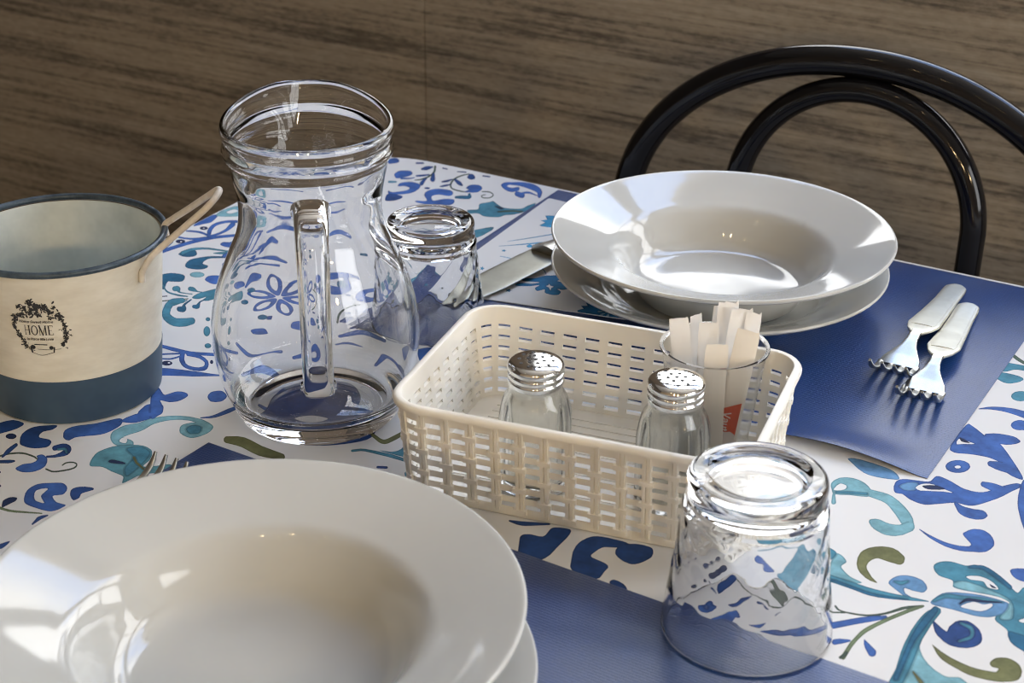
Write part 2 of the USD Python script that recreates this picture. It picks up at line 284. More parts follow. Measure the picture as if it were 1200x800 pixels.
# printed motifs of the cloth and the napkin: colour key and outline rings in tenths of a millimetre on the table plane
PRINT_DATA = '''{"cloth":[["B",[[-2378,8745,-2385,8797,-2384,8815,-2376,8841,-2359,8857,-2333,8871,-2238,8896,-2220,8906,-2210,8922,-2203,8981,-2196,8993,-2185,8998,-2171,8998,-2138,8989,-2101,8974,-2035,8939,-2014,8932,-1970,8929,-1948,8932,-1928,8938,-1908,8950,-1889,8970,-1825,9082,-1797,9119,-1774,9145,-1763,9152,-1754,9154,-1744,9152,-1731,9138,-1729,9127,-1731,9115,-1764,9046,-1792,8970,-1818,8914,-1875,8819,-1895,8790,-1915,8769,-1935,8758,-1955,8755,-1993,8755,-2010,8751,-2037,8734,-2139,8649,-2156,8641,-2173,8638,-2207,8640,-2239,8649,-2254,8655,-2303,8688,-2314,8689,-2340,8682,-2348,8684,-2362,8702]]],
["B",[[-1949,9051,-1946,9066,-1942,9070,-1898,9081,-1866,9081,-1817,9073,-1813,9071,-1804,9060,-1799,9042,-1800,9025,-1806,9015,-1839,9002,-1866,8993,-1886,8993,-1935,9012,-1947,9033]]],
["LB",[[-2351,8772,-2346,8797,-2321,8835,-2298,8852,-2285,8858,-2274,8860,-2266,8856,-2260,8845,-2255,8806,-2258,8770,-2265,8760,-2287,8745,-2310,8740,-2320,8742,-2341,8754,-2348,8762]]],
["w",[[-2263,8801,-2257,8835,-2245,8857,-2228,8873,-2205,8885,-2181,8887,-2127,8870,-2066,8857,-2061,8853,-2064,8850,-2116,8836,-2224,8783,-2231,8782,-2248,8785,-2260,8794]]],
["N",[[-2235,8840,-2229,8849,-2202,8870,-2172,8884,-2157,8885,-2125,8879,-2113,8873,-2110,8866,-2135,8846,-2176,8824,-2192,8818,-2205,8818,-2217,8821,-2234,8833]]],
["B",[[-2017,8743,-2015,8758,-2009,8761,-1969,8739,-1948,8734,-1897,8738,-1874,8746,-1852,8749,-1838,8743,-1826,8732,-1812,8710,-1810,8698,-1814,8673,-1820,8659,-1830,8647,-1857,8630,-1891,8625,-1923,8629,-1952,8644,-1969,8660,-2013,8731]]],
["B",[[-2192,9321,-2216,9332,-2225,9343,-2231,9363,-2236,9393,-2239,9511,-2235,9651,-2231,9697,-2225,9720,-2219,9726,-2160,9684,-2049,9590,-2032,9582,-1996,9580,-1980,9569,-1960,9547,-1914,9487,-1812,9337,-1762,9257,-1749,9229,-1745,9214,-1750,9206,-1759,9205,-1784,9209,-1813,9219,-1847,9239,-1861,9251,-1872,9266,-1898,9319,-1909,9333,-1937,9352,-1969,9363,-2005,9367,-2066,9359,-2109,9348,-2175,9322]]],
["B",[[-1983,9310,-1979,9325,-1976,9329,-1939,9348,-1911,9351,-1848,9343,-1840,9339,-1825,9318,-1816,9287,-1817,9258,-1822,9247,-1828,9240,-1835,9239,-1886,9243,-1919,9249,-1968,9270,-1980,9291]]],
["w",[[-2216,9504,-2209,9508,-2198,9508,-2161,9499,-2126,9495,-2118,9492,-2116,9489,-2131,9477,-2170,9457,-2205,9431,-2210,9433,-2218,9458,-2219,9493]]],
["N",[[-2216,9524,-2188,9514,-2142,9488,-2144,9484,-2168,9477,-2192,9478,-2200,9485,-2215,9509,-2218,9519]]],
["B",[[-2096,9634,-2093,9650,-2053,9682,-2016,9696,-1967,9705,-1933,9705,-1912,9697,-1885,9673,-1880,9659,-1880,9650,-1893,9623,-1919,9594,-1950,9574,-1989,9566,-2030,9569,-2080,9591,-2093,9614]]],
["B",[[-2097,9614,-2095,9624,-2089,9628,-1997,9599,-1991,9592,-1980,9569,-1977,9542,-1982,9521,-1987,9516,-1993,9515,-1999,9518,-2086,9585,-2095,9600]]],
["B",[[-1989,9863,-1986,9879,-1982,9883,-1915,9883,-1855,9905,-1850,9902,-1840,9889,-1835,9858,-1836,9849,-1842,9838,-1890,9818,-1915,9814,-1936,9814,-1969,9816,-1974,9818,-1987,9842]]],
["B",[[-2058,9205,-2055,9189,-2057,9156,-2068,9125,-2088,9100,-2113,9086,-2139,9083,-2163,9093,-2173,9103,-2187,9129,-2190,9144,-2189,9178,-2178,9209,-2158,9234,-2133,9249,-2106,9251,-2082,9241,-2072,9231]]],
["w",[[-2105,9170,-2105,9159,-2113,9145,-2125,9141,-2134,9145,-2138,9155,-2137,9163,-2129,9177,-2117,9181,-2111,9179]]],
["B",[[-1743,9210,-1738,9220,-1730,9222,-1719,9214,-1689,9173,-1670,9138,-1525,8816,-1480,8704,-1468,8658,-1464,8617,-1467,8579,-1475,8547,-1486,8526,-1498,8518,-1513,8528,-1532,8554,-1594,8666,-1632,8745,-1682,8868,-1702,8931,-1722,9019,-1741,9147]]],
["LB",[[-2721,8925,-2709,8939,-2696,8946,-2655,8952,-2579,8949,-2490,8937,-2456,8928,-2430,8915,-2409,8898,-2393,8879,-2382,8862,-2377,8848,-2379,8837,-2389,8829,-2438,8812,-2498,8800,-2538,8799,-2554,8801,-2583,8810,-2626,8836,-2716,8912,-2721,8919]]],
["B",[[-2103,8368,-2100,8372,-2039,8342,-1980,8322,-1946,8313,-1916,8310,-1886,8311,-1850,8317,-1829,8326,-1787,8350,-1782,8348,-1773,8337,-1768,8319,-1769,8302,-1775,8291,-1813,8273,-1839,8266,-1879,8263,-1925,8268,-1978,8287,-2026,8310,-2064,8336,-2100,8364]]],
["B",[[-1877,8458,-1861,8499,-1843,8523,-1832,8531,-1807,8540,-1793,8542,-1780,8540,-1754,8526,-1741,8515,-1720,8489,-1703,8457,-1693,8422,-1692,8404,-1697,8369,-1709,8336,-1718,8323,-1743,8303,-1773,8292,-1784,8290,-1793,8292,-1800,8298,-1813,8323,-1804,8358,-1813,8372,-1859,8418,-1873,8436,-1878,8449]]],
["L",[[-2707,8596,-2705,8632,-2700,8650,-2686,8682,-2661,8703,-2646,8711,-2615,8719,-2582,8717,-2565,8712,-2534,8698,-2505,8674,-2470,8634,-2449,8617,-2444,8605,-2455,8575,-2473,8555,-2506,8541,-2565,8523,-2617,8496,-2645,8487,-2654,8489,-2661,8495,-2698,8565]]],
["w",[[-2670,8539,-2669,8587,-2661,8616,-2655,8622,-2645,8623,-2625,8618,-2619,8614,-2613,8600,-2612,8581,-2618,8564,-2630,8549,-2650,8536,-2662,8532,-2667,8534]]],
["L",[[-2493,8607,-2493,8632,-2485,8647,-2406,8651,-2372,8646,-2347,8636,-2301,8606,-2247,8559,-2221,8531,-2197,8503,-2168,8460,-2132,8380,-2127,8347,-2133,8321,-2140,8314,-2148,8312,-2158,8315,-2167,8323,-2271,8454,-2326,8515,-2347,8534,-2363,8544,-2389,8553,-2470,8565,-2484,8582]]],
["L",[[-2377,8318,-2374,8331,-2371,8334,-2354,8349,-2340,8353,-2323,8354,-2289,8343,-2266,8340,-2233,8347,-2212,8360,-2181,8411,-2174,8418,-2166,8420,-2156,8417,-2147,8409,-2138,8396,-2128,8364,-2128,8332,-2162,8263,-2194,8231,-2214,8221,-2235,8216,-2245,8214,-2268,8217,-2302,8230,-2322,8241,-2346,8261,-2366,8287,-2374,8301]]],
["T",[[-2653,8520,-2650,8528,-2566,8571,-2489,8601,-2485,8600,-2479,8591,-2477,8583,-2480,8575,-2641,8503,-2645,8503,-2650,8508]]],
["L",[[-2657,8482,-2655,8491,-2650,8494,-2643,8490,-2638,8480,-2604,8402,-2604,8386,-2610,8376,-2619,8377,-2624,8381,-2632,8395]]],
["O",[[-2301,8000,-2283,8040,-2257,8069,-2225,8092,-2190,8104,-2166,8106,-2133,8095,-2089,8060,-2080,8047,-2074,8031,-2068,7997,-2070,7982,-2075,7970,-2082,7963,-2091,7961,-2142,7961,-2200,7966,-2207,7963,-2218,7951,-2227,7932,-2234,7907,-2234,7881,-2231,7858,-2219,7832,-2172,7773,-2130,7739,-2129,7731,-2164,7733,-2197,7747,-2240,7779,-2267,7814,-2288,7859,-2302,7913,-2306,7967]]],
["LB",[[-2075,7760,-2080,7783,-2074,7816,-2062,7845,-2045,7866,-2022,7881,-2009,7886,-1979,7891,-1963,7890,-1933,7883,-1921,7876,-1899,7853,-1885,7828,-1881,7816,-1880,7803,-1883,7779,-1888,7770,-1895,7765,-1940,7758,-1981,7761,-1986,7759,-1984,7743,-1967,7715,-1923,7695,-1923,7681,-1931,7669,-1938,7668,-1947,7672,-1997,7706,-2061,7746]]],
["T",[[-2059,7796,-2057,7801,-2023,7814,-1995,7842,-1991,7841,-1987,7837,-1986,7821,-2000,7791,-2012,7779,-2026,7777,-2054,7786]]],
["L",[[-2424,7874,-2423,7893,-2417,7901,-2408,7902,-2388,7896,-2367,7881,-2346,7857,-2340,7845,-2339,7834,-2350,7796,-2347,7783,-2337,7770,-2308,7743,-2276,7720,-2259,7713,-2207,7700,-2200,7695,-2201,7688,-2221,7671,-2237,7663,-2297,7645,-2323,7640,-2347,7643,-2368,7657,-2384,7689,-2399,7736,-2411,7790]]],
["T",[[-2399,7638,-2403,7658,-2402,7667,-2395,7678,-2389,7680,-2286,7678,-2157,7670,-2119,7671,-2030,7680,-1910,7701,-1840,7709,-1836,7704,-1837,7700,-1962,7645,-2049,7618,-2108,7605,-2165,7603,-2317,7614,-2377,7615,-2389,7622]]],
["DT",[[-2384,7632,-2382,7643,-2324,7648,-2160,7630,-2127,7629,-2088,7634,-2013,7649,-1938,7671,-1933,7665,-1935,7659,-2007,7627,-2081,7605,-2121,7598,-2155,7598,-2320,7625,-2375,7621,-2382,7625]]],
["G",[[-2250,7412,-2251,7422,-2247,7426,-2220,7400,-2204,7396,-2181,7397,-2116,7411,-2075,7428,-2038,7455,-2006,7489,-1985,7517,-1946,7581,-1920,7609,-1852,7659,-1844,7654,-1844,7639,-1922,7572,-1985,7485,-2020,7447,-2056,7418,-2083,7405,-2111,7396,-2152,7386,-2190,7382,-2220,7385,-2233,7394]]],
["B",[[-2212,7268,-2104,7381,-2057,7422,-1991,7469,-1982,7466,-1976,7452,-1977,7439,-2103,7308,-2194,7205,-2203,7199,-2209,7201,-2219,7212,-2223,7220,-2226,7247]]],
["G2",[[-2035,7335,-1986,7441,-1909,7586,-1885,7622,-1855,7653,-1851,7653,-1846,7646,-1847,7634,-1893,7557,-1951,7450,-1995,7357,-2025,7279,-2034,7241,-2043,7181,-2047,7115,-2043,7005,-2046,6995,-2052,6991,-2064,7000,-2069,7012,-2070,7149,-2057,7264,-2047,7302]]],
["G",[[-2076,7006,-2061,7067,-2053,7070,-2045,7059,-2044,7045,-2058,6996,-2064,6990,-2073,6997]]],
["B",[[-2017,7206,-2015,7211,-2012,7211,-1936,7153,-1930,7145,-1926,7134,-1922,7112,-1924,7102,-1932,7089,-1945,7090,-1952,7095,-1987,7140,-2004,7170]]],
["B",[[-2124,7156,-2076,7173,-2070,7164,-2071,7157,-2100,7120,-2129,7090,-2134,7089,-2143,7094,-2151,7106,-2153,7128,-2147,7137]]],
["L",[[-1776,7393,-1772,7386,-1756,7302,-1747,7276,-1721,7231,-1705,7209,-1670,7173,-1630,7144,-1587,7125,-1568,7120,-1552,7122,-1510,7145,-1499,7145,-1466,7127,-1452,7113,-1447,7095,-1460,7073,-1499,7041,-1559,6999,-1627,6957,-1690,6925,-1733,6914,-1753,6930,-1759,6968,-1753,7066,-1754,7108,-1780,7226,-1784,7254,-1785,7322,-1780,7382]]],
["T",[[-1830,7274,-1836,7401,-1834,7493,-1829,7552,-1823,7592,-1815,7623,-1790,7671,-1785,7677,-1778,7678,-1764,7670,-1758,7661,-1751,7638,-1760,7513,-1761,7362,-1735,7079,-1730,6982,-1728,6880,-1731,6865,-1736,6853,-1744,6845,-1754,6843,-1764,6845,-1775,6853,-1784,6865,-1794,6897,-1799,7053,-1821,7193]]],
["DT",[[-1821,7343,-1823,7445,-1818,7555,-1802,7669,-1795,7680,-1789,7681,-1784,7679,-1773,7667,-1767,7639,-1787,7333,-1783,7255,-1758,6976,-1762,6964,-1770,6959,-1780,6964,-1784,6970,-1789,6984]]],
["O",[[-1721,7075,-1719,7080,-1716,7080,-1648,7022,-1642,7008,-1642,6997,-1647,6991,-1657,6993,-1718,7068]]],
["T",[[-1917,8036,-1920,8061,-1912,8086,-1899,8106,-1878,8124,-1852,8136,-1837,8138,-1783,8137,-1768,8139,-1757,8145,-1734,8169,-1722,8174,-1706,8175,-1666,8171,-1645,8167,-1605,8149,-1532,8091,-1483,8040,-1469,8027,-1458,8022,-1452,8029,-1446,8080,-1440,8089,-1431,8088,-1394,8060,-1376,8052,-1354,8051,-1298,8057,-1270,8053,-1247,8037,-1228,8006,-1210,7963,-1194,7915,-1182,7864,-1175,7814,-1170,7707,-1172,7652,-1179,7604,-1190,7569,-1208,7547,-1232,7535,-1260,7530,-1286,7530,-1309,7532,-1328,7537,-1345,7547,-1373,7575,-1393,7602,-1405,7644,-1413,7658,-1426,7670,-1479,7703,-1491,7716,-1496,7732,-1496,7749,-1478,7886,-1479,7901,-1485,7911,-1492,7918,-1502,7922,-1531,7925,-1707,7898,-1747,7896,-1762,7900,-1771,7908,-1781,7949,-1789,7959,-1801,7963,-1852,7965,-1867,7970,-1892,7992,-1903,8007]]],
["L",[[-1774,7940,-1763,7961,-1753,7972,-1740,7982,-1723,7988,-1702,7989,-1646,7984,-1537,7961,-1511,7953,-1488,7942,-1468,7925,-1452,7900,-1438,7867,-1421,7800,-1418,7776,-1424,7760,-1435,7747,-1450,7740,-1463,7738,-1472,7745,-1473,7763,-1463,7857,-1465,7882,-1473,7899,-1484,7912,-1498,7922,-1533,7933,-1556,7933,-1664,7911,-1741,7903,-1754,7905,-1770,7915,-1774,7923]]],
["DT",[[-1754,8146,-1721,8172,-1700,8184,-1684,8187,-1653,8178,-1624,8163,-1578,8133,-1501,8071,-1493,8057,-1493,8040,-1498,8033,-1504,8033,-1626,8115,-1668,8139,-1679,8142,-1701,8141,-1746,8121,-1755,8131]]],
["w",[[-1734,8038,-1717,8054,-1688,8069,-1674,8073,-1646,8072,-1618,8064,-1592,8048,-1566,8024,-1553,8004,-1557,7998,-1567,7993,-1594,7990,-1605,7992,-1613,7998,-1635,8029,-1644,8034,-1656,8034,-1704,8018,-1714,8019,-1730,8027,-1734,8033]]],
["N",[[-1606,8029,-1578,8017,-1563,8007,-1564,8004,-1576,8000,-1589,8001,-1604,8020]]],
["w",[[-1759,7884,-1757,7889,-1571,7927,-1532,7931,-1518,7930,-1497,7924,-1471,7911,-1468,7905,-1471,7899,-1506,7915,-1530,7918,-1569,7912,-1678,7889,-1756,7879]]],
["LB",[[-1827,7724,-1814,7778,-1799,7813,-1781,7835,-1740,7861,-1668,7889,-1616,7903,-1590,7906,-1539,7909,-1499,7907,-1479,7905,-1470,7898,-1463,7858,-1465,7817,-1469,7799,-1476,7783,-1495,7751,-1520,7725,-1534,7716,-1565,7703,-1601,7696,-1708,7695,-1797,7684,-1812,7686,-1825,7695,-1828,7706]]],
["T",[[-1801,7794,-1783,7819,-1762,7831,-1708,7843,-1619,7878,-1581,7889,-1497,7903,-1492,7897,-1494,7887,-1592,7853,-1697,7806,-1760,7786,-1777,7772,-1811,7711,-1815,7708,-1821,7711,-1825,7719,-1826,7734]]],
["w",[[-1679,7748,-1676,7758,-1658,7791,-1636,7818,-1626,7822,-1583,7822,-1574,7827,-1552,7849,-1547,7852,-1539,7846,-1537,7831,-1542,7810,-1555,7780,-1573,7756,-1600,7746,-1663,7740,-1677,7742]]],
["N",[[-1683,7819,-1672,7836,-1660,7844,-1594,7860,-1505,7895,-1502,7893,-1502,7885,-1575,7845,-1602,7833,-1641,7821,-1661,7810,-1672,7797,-1686,7760,-1689,7759,-1693,7763,-1695,7771]]],
["DT",[[-1405,7645,-1401,7652,-1394,7655,-1332,7655,-1302,7651,-1272,7637,-1239,7612,-1227,7598,-1220,7584,-1220,7570,-1234,7538,-1253,7515,-1262,7512,-1273,7512,-1319,7530,-1346,7544,-1369,7564,-1379,7578,-1398,7616]]],
["w",[[-1382,7771,-1379,7781,-1359,7812,-1347,7826,-1337,7833,-1326,7832,-1315,7825,-1304,7816,-1292,7798,-1300,7784,-1328,7768,-1367,7764,-1377,7766]]],
["DB",[[-1678,7537,-1663,7598,-1647,7620,-1625,7632,-1613,7635,-1600,7634,-1573,7622,-1545,7600,-1533,7587,-1514,7556,-1501,7522,-1497,7506,-1496,7478,-1503,7452,-1515,7429,-1544,7400,-1583,7383,-1615,7380,-1631,7382,-1664,7397,-1708,7433,-1728,7458,-1753,7508,-1762,7532,-1764,7547,-1758,7546,-1698,7500,-1677,7490,-1674,7494]]],
["T",[[-1640,7597,-1639,7606,-1635,7608,-1594,7606,-1582,7603,-1571,7594,-1562,7581,-1550,7551,-1544,7514,-1550,7486,-1557,7473,-1593,7430,-1600,7434,-1601,7446,-1565,7504,-1562,7520,-1567,7541,-1575,7559,-1584,7569,-1635,7587]]],
["O",[[-1705,7340,-1703,7343,-1644,7307,-1593,7284,-1527,7266,-1481,7259,-1434,7261,-1393,7270,-1372,7276,-1323,7301,-1316,7299,-1302,7283,-1295,7257,-1298,7232,-1308,7217,-1341,7203,-1381,7193,-1442,7186,-1473,7188,-1504,7195,-1583,7222,-1622,7242,-1639,7255,-1662,7279]]],
["O",[[-1411,7341,-1408,7363,-1399,7388,-1392,7397,-1374,7412,-1351,7422,-1340,7423,-1328,7423,-1304,7415,-1282,7400,-1273,7390,-1253,7353,-1246,7309,-1249,7278,-1254,7265,-1273,7243,-1298,7226,-1309,7221,-1333,7217,-1354,7220,-1361,7226,-1364,7235,-1364,7263,-1358,7311,-1365,7314,-1387,7310,-1393,7311,-1407,7325]]],
["B",[[-1549,8214,-1544,8232,-1521,8253,-1479,8273,-1464,8275,-1452,8271,-1441,8257,-1422,8210,-1416,8168,-1420,8157,-1428,8150,-1452,8142,-1473,8141,-1494,8146,-1513,8158,-1532,8178,-1546,8203]]],
["B",[[-2226,9956,-2181,10007,-2159,10024,-2134,10038,-2094,10055,-2034,10070,-2005,10071,-1961,10069,-1929,10060,-1906,10048,-1872,10020,-1797,9943,-1792,9931,-1791,9911,-1793,9906,-1799,9903,-1889,9953,-1934,9971,-1995,9987,-2053,9995,-2096,9994,-2148,9983,-2172,9974,-2223,9944]]],
["B",[[-1893,9897,-1890,9884,-1891,9855,-1894,9842,-1906,9818,-1923,9803,-1942,9797,-1962,9802,-1970,9808,-1984,9828,-1989,9840,-1992,9868,-1987,9896,-1982,9908,-1968,9929,-1949,9940,-1929,9940,-1911,9929,-1903,9920]]],
["T",[[-2280,10486,-2280,10515,-2277,10525,-2271,10531,-2207,10542,-2161,10543,-2123,10538,-2095,10524,-2087,10505,-2087,10494,-2097,10461,-2112,10438,-2144,10403,-2155,10397,-2175,10393,-2187,10394,-2209,10404,-2258,10435,-2272,10456]]],
["T",[[-2294,10532,-2300,10543,-2302,10560,-2296,10619,-2284,10665,-2269,10687,-2248,10698,-2133,10712,-2109,10713,-2092,10710,-2081,10701,-2074,10688,-2070,10673,-2071,10658,-2076,10647,-2088,10640,-2153,10627,-2171,10620,-2183,10609,-2210,10566,-2221,10555,-2252,10538,-2269,10532,-2284,10529]]],
["T",[[-1987,10292,-1984,10277,-1986,10247,-1989,10233,-2003,10207,-2021,10190,-2043,10183,-2064,10188,-2074,10195,-2089,10216,-2093,10229,-2097,10258,-2091,10288,-2086,10302,-2069,10324,-2049,10336,-2026,10337,-2006,10326,-1998,10317]]],
["G",[[-2309,10892,-2305,10903,-2300,10902,-2205,10815,-2092,10724,-2087,10713,-2087,10697,-2091,10694,-2150,10729,-2206,10766,-2238,10798,-2303,10871]]],
["B",[[-2248,11125,-2248,11104,-2256,11086,-2265,11078,-2276,11074,-2290,11079,-2299,11095,-2301,11108,-2295,11128,-2287,11139,-2277,11145,-2267,11145,-2258,11140]]],
["DB",[[-4131,7281,-4130,7289,-4070,7309,-3999,7340,-3918,7372,-3913,7370,-3908,7364,-3909,7356,-3945,7330,-4013,7284,-4035,7272,-4051,7268,-4074,7266,-4124,7273]]],
["DB",[[-3923,7017,-3989,7157,-3993,7173,-3992,7185,-3988,7195,-3981,7203,-3962,7215,-3950,7219,-3904,7224,-3886,7232,-3881,7243,-3879,7260,-3885,7310,-3885,7328,-3880,7342,-3867,7353,-3847,7363,-3805,7375,-3789,7375,-3780,7368,-3773,7357,-3766,7326,-3762,7286,-3763,7187,-3760,7089,-3767,7048,-3781,7011,-3790,6997,-3802,6986,-3819,6980,-3861,6977,-3882,6981,-3899,6988,-3912,7000]]],
["DB",[[-3615,7048,-3668,7176,-3682,7244,-3682,7287,-3678,7307,-3666,7344,-3656,7361,-3643,7377,-3625,7389,-3601,7398,-3569,7405,-3479,7414,-3459,7413,-3428,7404,-3419,7398,-3415,7391,-3419,7382,-3430,7372,-3474,7341,-3530,7315,-3541,7307,-3549,7297,-3558,7271,-3567,7208,-3565,7197,-3559,7188,-3546,7182,-3472,7171,-3451,7163,-3438,7153,-3430,7137,-3430,7090,-3425,7041,-3426,7026,-3432,7013,-3444,7002,-3480,6986,-3518,6981,-3535,6985,-3571,7005,-3600,7028]]],
["DB",[[-3462,7284,-3475,7315,-3479,7350,-3476,7365,-3467,7380,-3454,7395,-3438,7409,-3403,7429,-3365,7438,-3326,7438,-3311,7433,-3299,7422,-3282,7390,-3274,7355,-3274,7339,-3290,7288,-3303,7262,-3318,7243,-3337,7231,-3348,7229,-3390,7235,-3429,7254,-3453,7273]]],
["DB",[[-3362,7016,-3365,7033,-3357,7048,-3350,7052,-3324,7051,-3293,7042,-3271,7028,-3253,7008,-3248,6998,-3248,6990,-3255,6984,-3281,6974,-3310,6973,-3335,6986]]],
["DB",[[-7428,6602,-7431,6617,-7426,6646,-7398,6705,-7377,6733,-7364,6742,-7329,6750,-7291,6747,-7278,6741,-7271,6732,-7266,6720,-7265,6705,-7268,6671,-7281,6631,-7331,6530,-7339,6524,-7349,6523,-7364,6531,-7401,6565]]],
["N",[[-7201,6598,-7193,6586,-7192,6568,-7199,6558,-7217,6550,-7239,6552,-7253,6559,-7263,6570,-7268,6582,-7265,6600,-7250,6611,-7228,6612,-7213,6607]]],
["DB",[[-7132,6553,-7173,6600,-7195,6639,-7203,6679,-7204,6700,-7201,6721,-7193,6741,-7178,6761,-7156,6783,-7108,6818,-7091,6826,-7081,6825,-7075,6816,-7071,6802,-7071,6775,-7075,6764,-7099,6730,-7102,6719,-7098,6692,-7092,6679,-7084,6668,-7075,6660,-7062,6658,-7012,6668,-6999,6668,-6979,6661,-6966,6649,-6955,6632,-6948,6610,-6947,6598,-6950,6587,-6970,6565,-6999,6544,-7028,6532,-7060,6528,-7099,6531,-7115,6537]]],
["B",[[-6950,6734,-6985,6773,-7001,6804,-7002,6832,-6993,6861,-6971,6893,-6898,6966,-6831,7077,-6816,7092,-6802,7094,-6788,7089,-6766,7063,-6752,7035,-6748,7019,-6746,6984,-6749,6949,-6757,6912,-6764,6893,-6775,6874,-6792,6855,-6862,6793,-6878,6776,-6886,6761,-6889,6724,-6894,6718,-6913,6716,-6938,6726]]],
["B",[[-6786,7058,-6788,7092,-6787,7122,-6770,7179,-6769,7197,-6790,7297,-6788,7317,-6778,7334,-6762,7349,-6743,7360,-6723,7367,-6705,7367,-6688,7357,-6671,7340,-6640,7297,-6631,7278,-6628,7263,-6632,7235,-6654,7167,-6678,7117,-6692,7096,-6714,7080,-6769,7062,-6783,7054]]],
["w",[[-6808,7187,-6795,7216,-6782,7229,-6777,7227,-6763,7203,-6761,7196,-6765,7187,-6775,7179,-6786,7177,-6800,7179]]],
["L",[[-6741,6956,-6735,7010,-6727,7038,-6720,7050,-6675,7107,-6655,7169,-6641,7200,-6617,7232,-6578,7269,-6549,7289,-6517,7308,-6484,7322,-6447,7333,-6365,7343,-6351,7337,-6336,7324,-6326,7307,-6325,7299,-6329,7289,-6421,7289,-6467,7274,-6498,7256,-6526,7234,-6547,7211,-6567,7180,-6582,7147,-6587,7118,-6588,7062,-6592,7036,-6603,7006,-6623,6966,-6637,6917,-6572,6917,-6548,6909,-6535,6899,-6513,6874,-6504,6850,-6505,6840,-6510,6834,-6591,6818,-6628,6825,-6654,6838,-6680,6856,-6703,6879,-6722,6904,-6735,6930,-6738,6944]]],
["L",[[-6397,7160,-6420,7195,-6426,7219,-6424,7231,-6413,7254,-6397,7275,-6348,7308,-6347,7312,-6444,7298,-6440,7305,-6411,7327,-6390,7337,-6371,7342,-6350,7341,-6302,7331,-6263,7316,-6250,7307,-6241,7297,-6230,7274,-6224,7247,-6224,7215,-6236,7169,-6251,7141,-6261,7129,-6273,7121,-6286,7118,-6302,7117,-6335,7122,-6372,7136]]],
["T",[[-6375,7198,-6379,7222,-6373,7246,-6367,7254,-6358,7260,-6333,7267,-6319,7267,-6308,7264,-6297,7255,-6277,7226,-6269,7198,-6272,7188,-6281,7177,-6304,7161,-6316,7158,-6342,7168,-6367,7188]]],
["w",[[-6619,6867,-6630,6882,-6635,6908,-6624,6916,-6608,6918,-6601,6915,-6586,6899,-6575,6877,-6574,6869,-6589,6863,-6611,6864]]],
["T2",[[-6608,6597,-6625,6633,-6640,6675,-6643,6696,-6642,6716,-6631,6759,-6613,6798,-6586,6830,-6538,6866,-6492,6892,-6460,6900,-6425,6898,-6390,6887,-6375,6878,-6361,6865,-6335,6830,-6316,6793,-6310,6774,-6303,6719,-6298,6710,-6290,6708,-6270,6720,-6232,6754,-6201,6788,-6185,6802,-6172,6807,-6157,6804,-6141,6794,-6127,6780,-6119,6763,-6120,6745,-6134,6725,-6219,6653,-6241,6628,-6252,6599,-6264,6511,-6270,6497,-6278,6498,-6308,6545,-6322,6557,-6339,6562,-6422,6567,-6470,6577,-6499,6579,-6514,6575,-6555,6553,-6567,6551,-6585,6562]]],
["T",[[-6521,6816,-6522,6830,-6514,6846,-6502,6861,-6486,6874,-6471,6882,-6454,6885,-6413,6880,-6377,6865,-6365,6853,-6355,6839,-6340,6803,-6327,6760,-6314,6708,-6300,6612,-6300,6574,-6305,6567,-6315,6570,-6331,6581,-6366,6618,-6380,6638,-6389,6660,-6406,6736,-6417,6757,-6436,6773,-6509,6805]]],
["N",[[-6516,6651,-6517,6661,-6512,6672,-6495,6680,-6436,6687,-6416,6684,-6405,6678,-6405,6675,-6420,6665,-6481,6643,-6500,6641,-6511,6645]]],
["O",[[-6425,6764,-6424,6772,-6413,6771,-6360,6730,-6278,6695,-6270,6687,-6269,6679,-6274,6677,-6358,6711,-6416,6752]]],
["DB",[[-6924,6625,-6908,6659,-6895,6675,-6876,6682,-6853,6680,-6831,6671,-6807,6651,-6794,6635,-6780,6609,-6775,6583,-6783,6560,-6819,6520,-6856,6494,-6865,6495,-6872,6501,-6877,6513,-6848,6538,-6840,6552,-6834,6582,-6837,6621,-6855,6609,-6877,6582,-6889,6581,-6912,6597,-6922,6612]]],
["T",[[-6883,6611,-6856,6640,-6847,6642,-6838,6639,-6823,6631,-6796,6605,-6791,6594,-6794,6593,-6800,6594,-6830,6615,-6838,6612,-6861,6593,-6866,6593,-6877,6601]]],
["G",[[-7090,6428,-7054,6458,-7032,6469,-7006,6475,-6962,6476,-6926,6472,-6893,6458,-6886,6449,-6890,6447,-6926,6458,-6980,6460,-7007,6457,-7039,6443,-7075,6413,-7096,6383,-7107,6356,-7102,6320,-7105,6317,-7112,6320,-7118,6327,-7124,6368,-7113,6396]]],
["DB",[[-7135,6448,-7141,6479,-7145,6528,-7142,6534,-7139,6535,-7123,6528,-7111,6514,-7092,6429,-7084,6361,-7092,6362,-7101,6370,-7126,6423]]],
["DB",[[-7095,6319,-7031,6367,-7003,6376,-6994,6373,-6987,6364,-6995,6343,-7006,6330,-7070,6293,-7078,6296,-7087,6303,-7094,6311]]],
["B",[[-6926,6304,-6931,6313,-6933,6324,-6928,6362,-6922,6372,-6895,6399,-6890,6407,-6886,6427,-6892,6453,-6898,6460,-6922,6476,-6926,6481,-6926,6488,-6920,6503,-6914,6509,-6907,6511,-6896,6510,-6869,6501,-6854,6493,-6842,6483,-6818,6455,-6799,6422,-6794,6406,-6793,6376,-6796,6361,-6807,6335,-6816,6324,-6839,6306,-6863,6295,-6877,6293,-6905,6295]]],
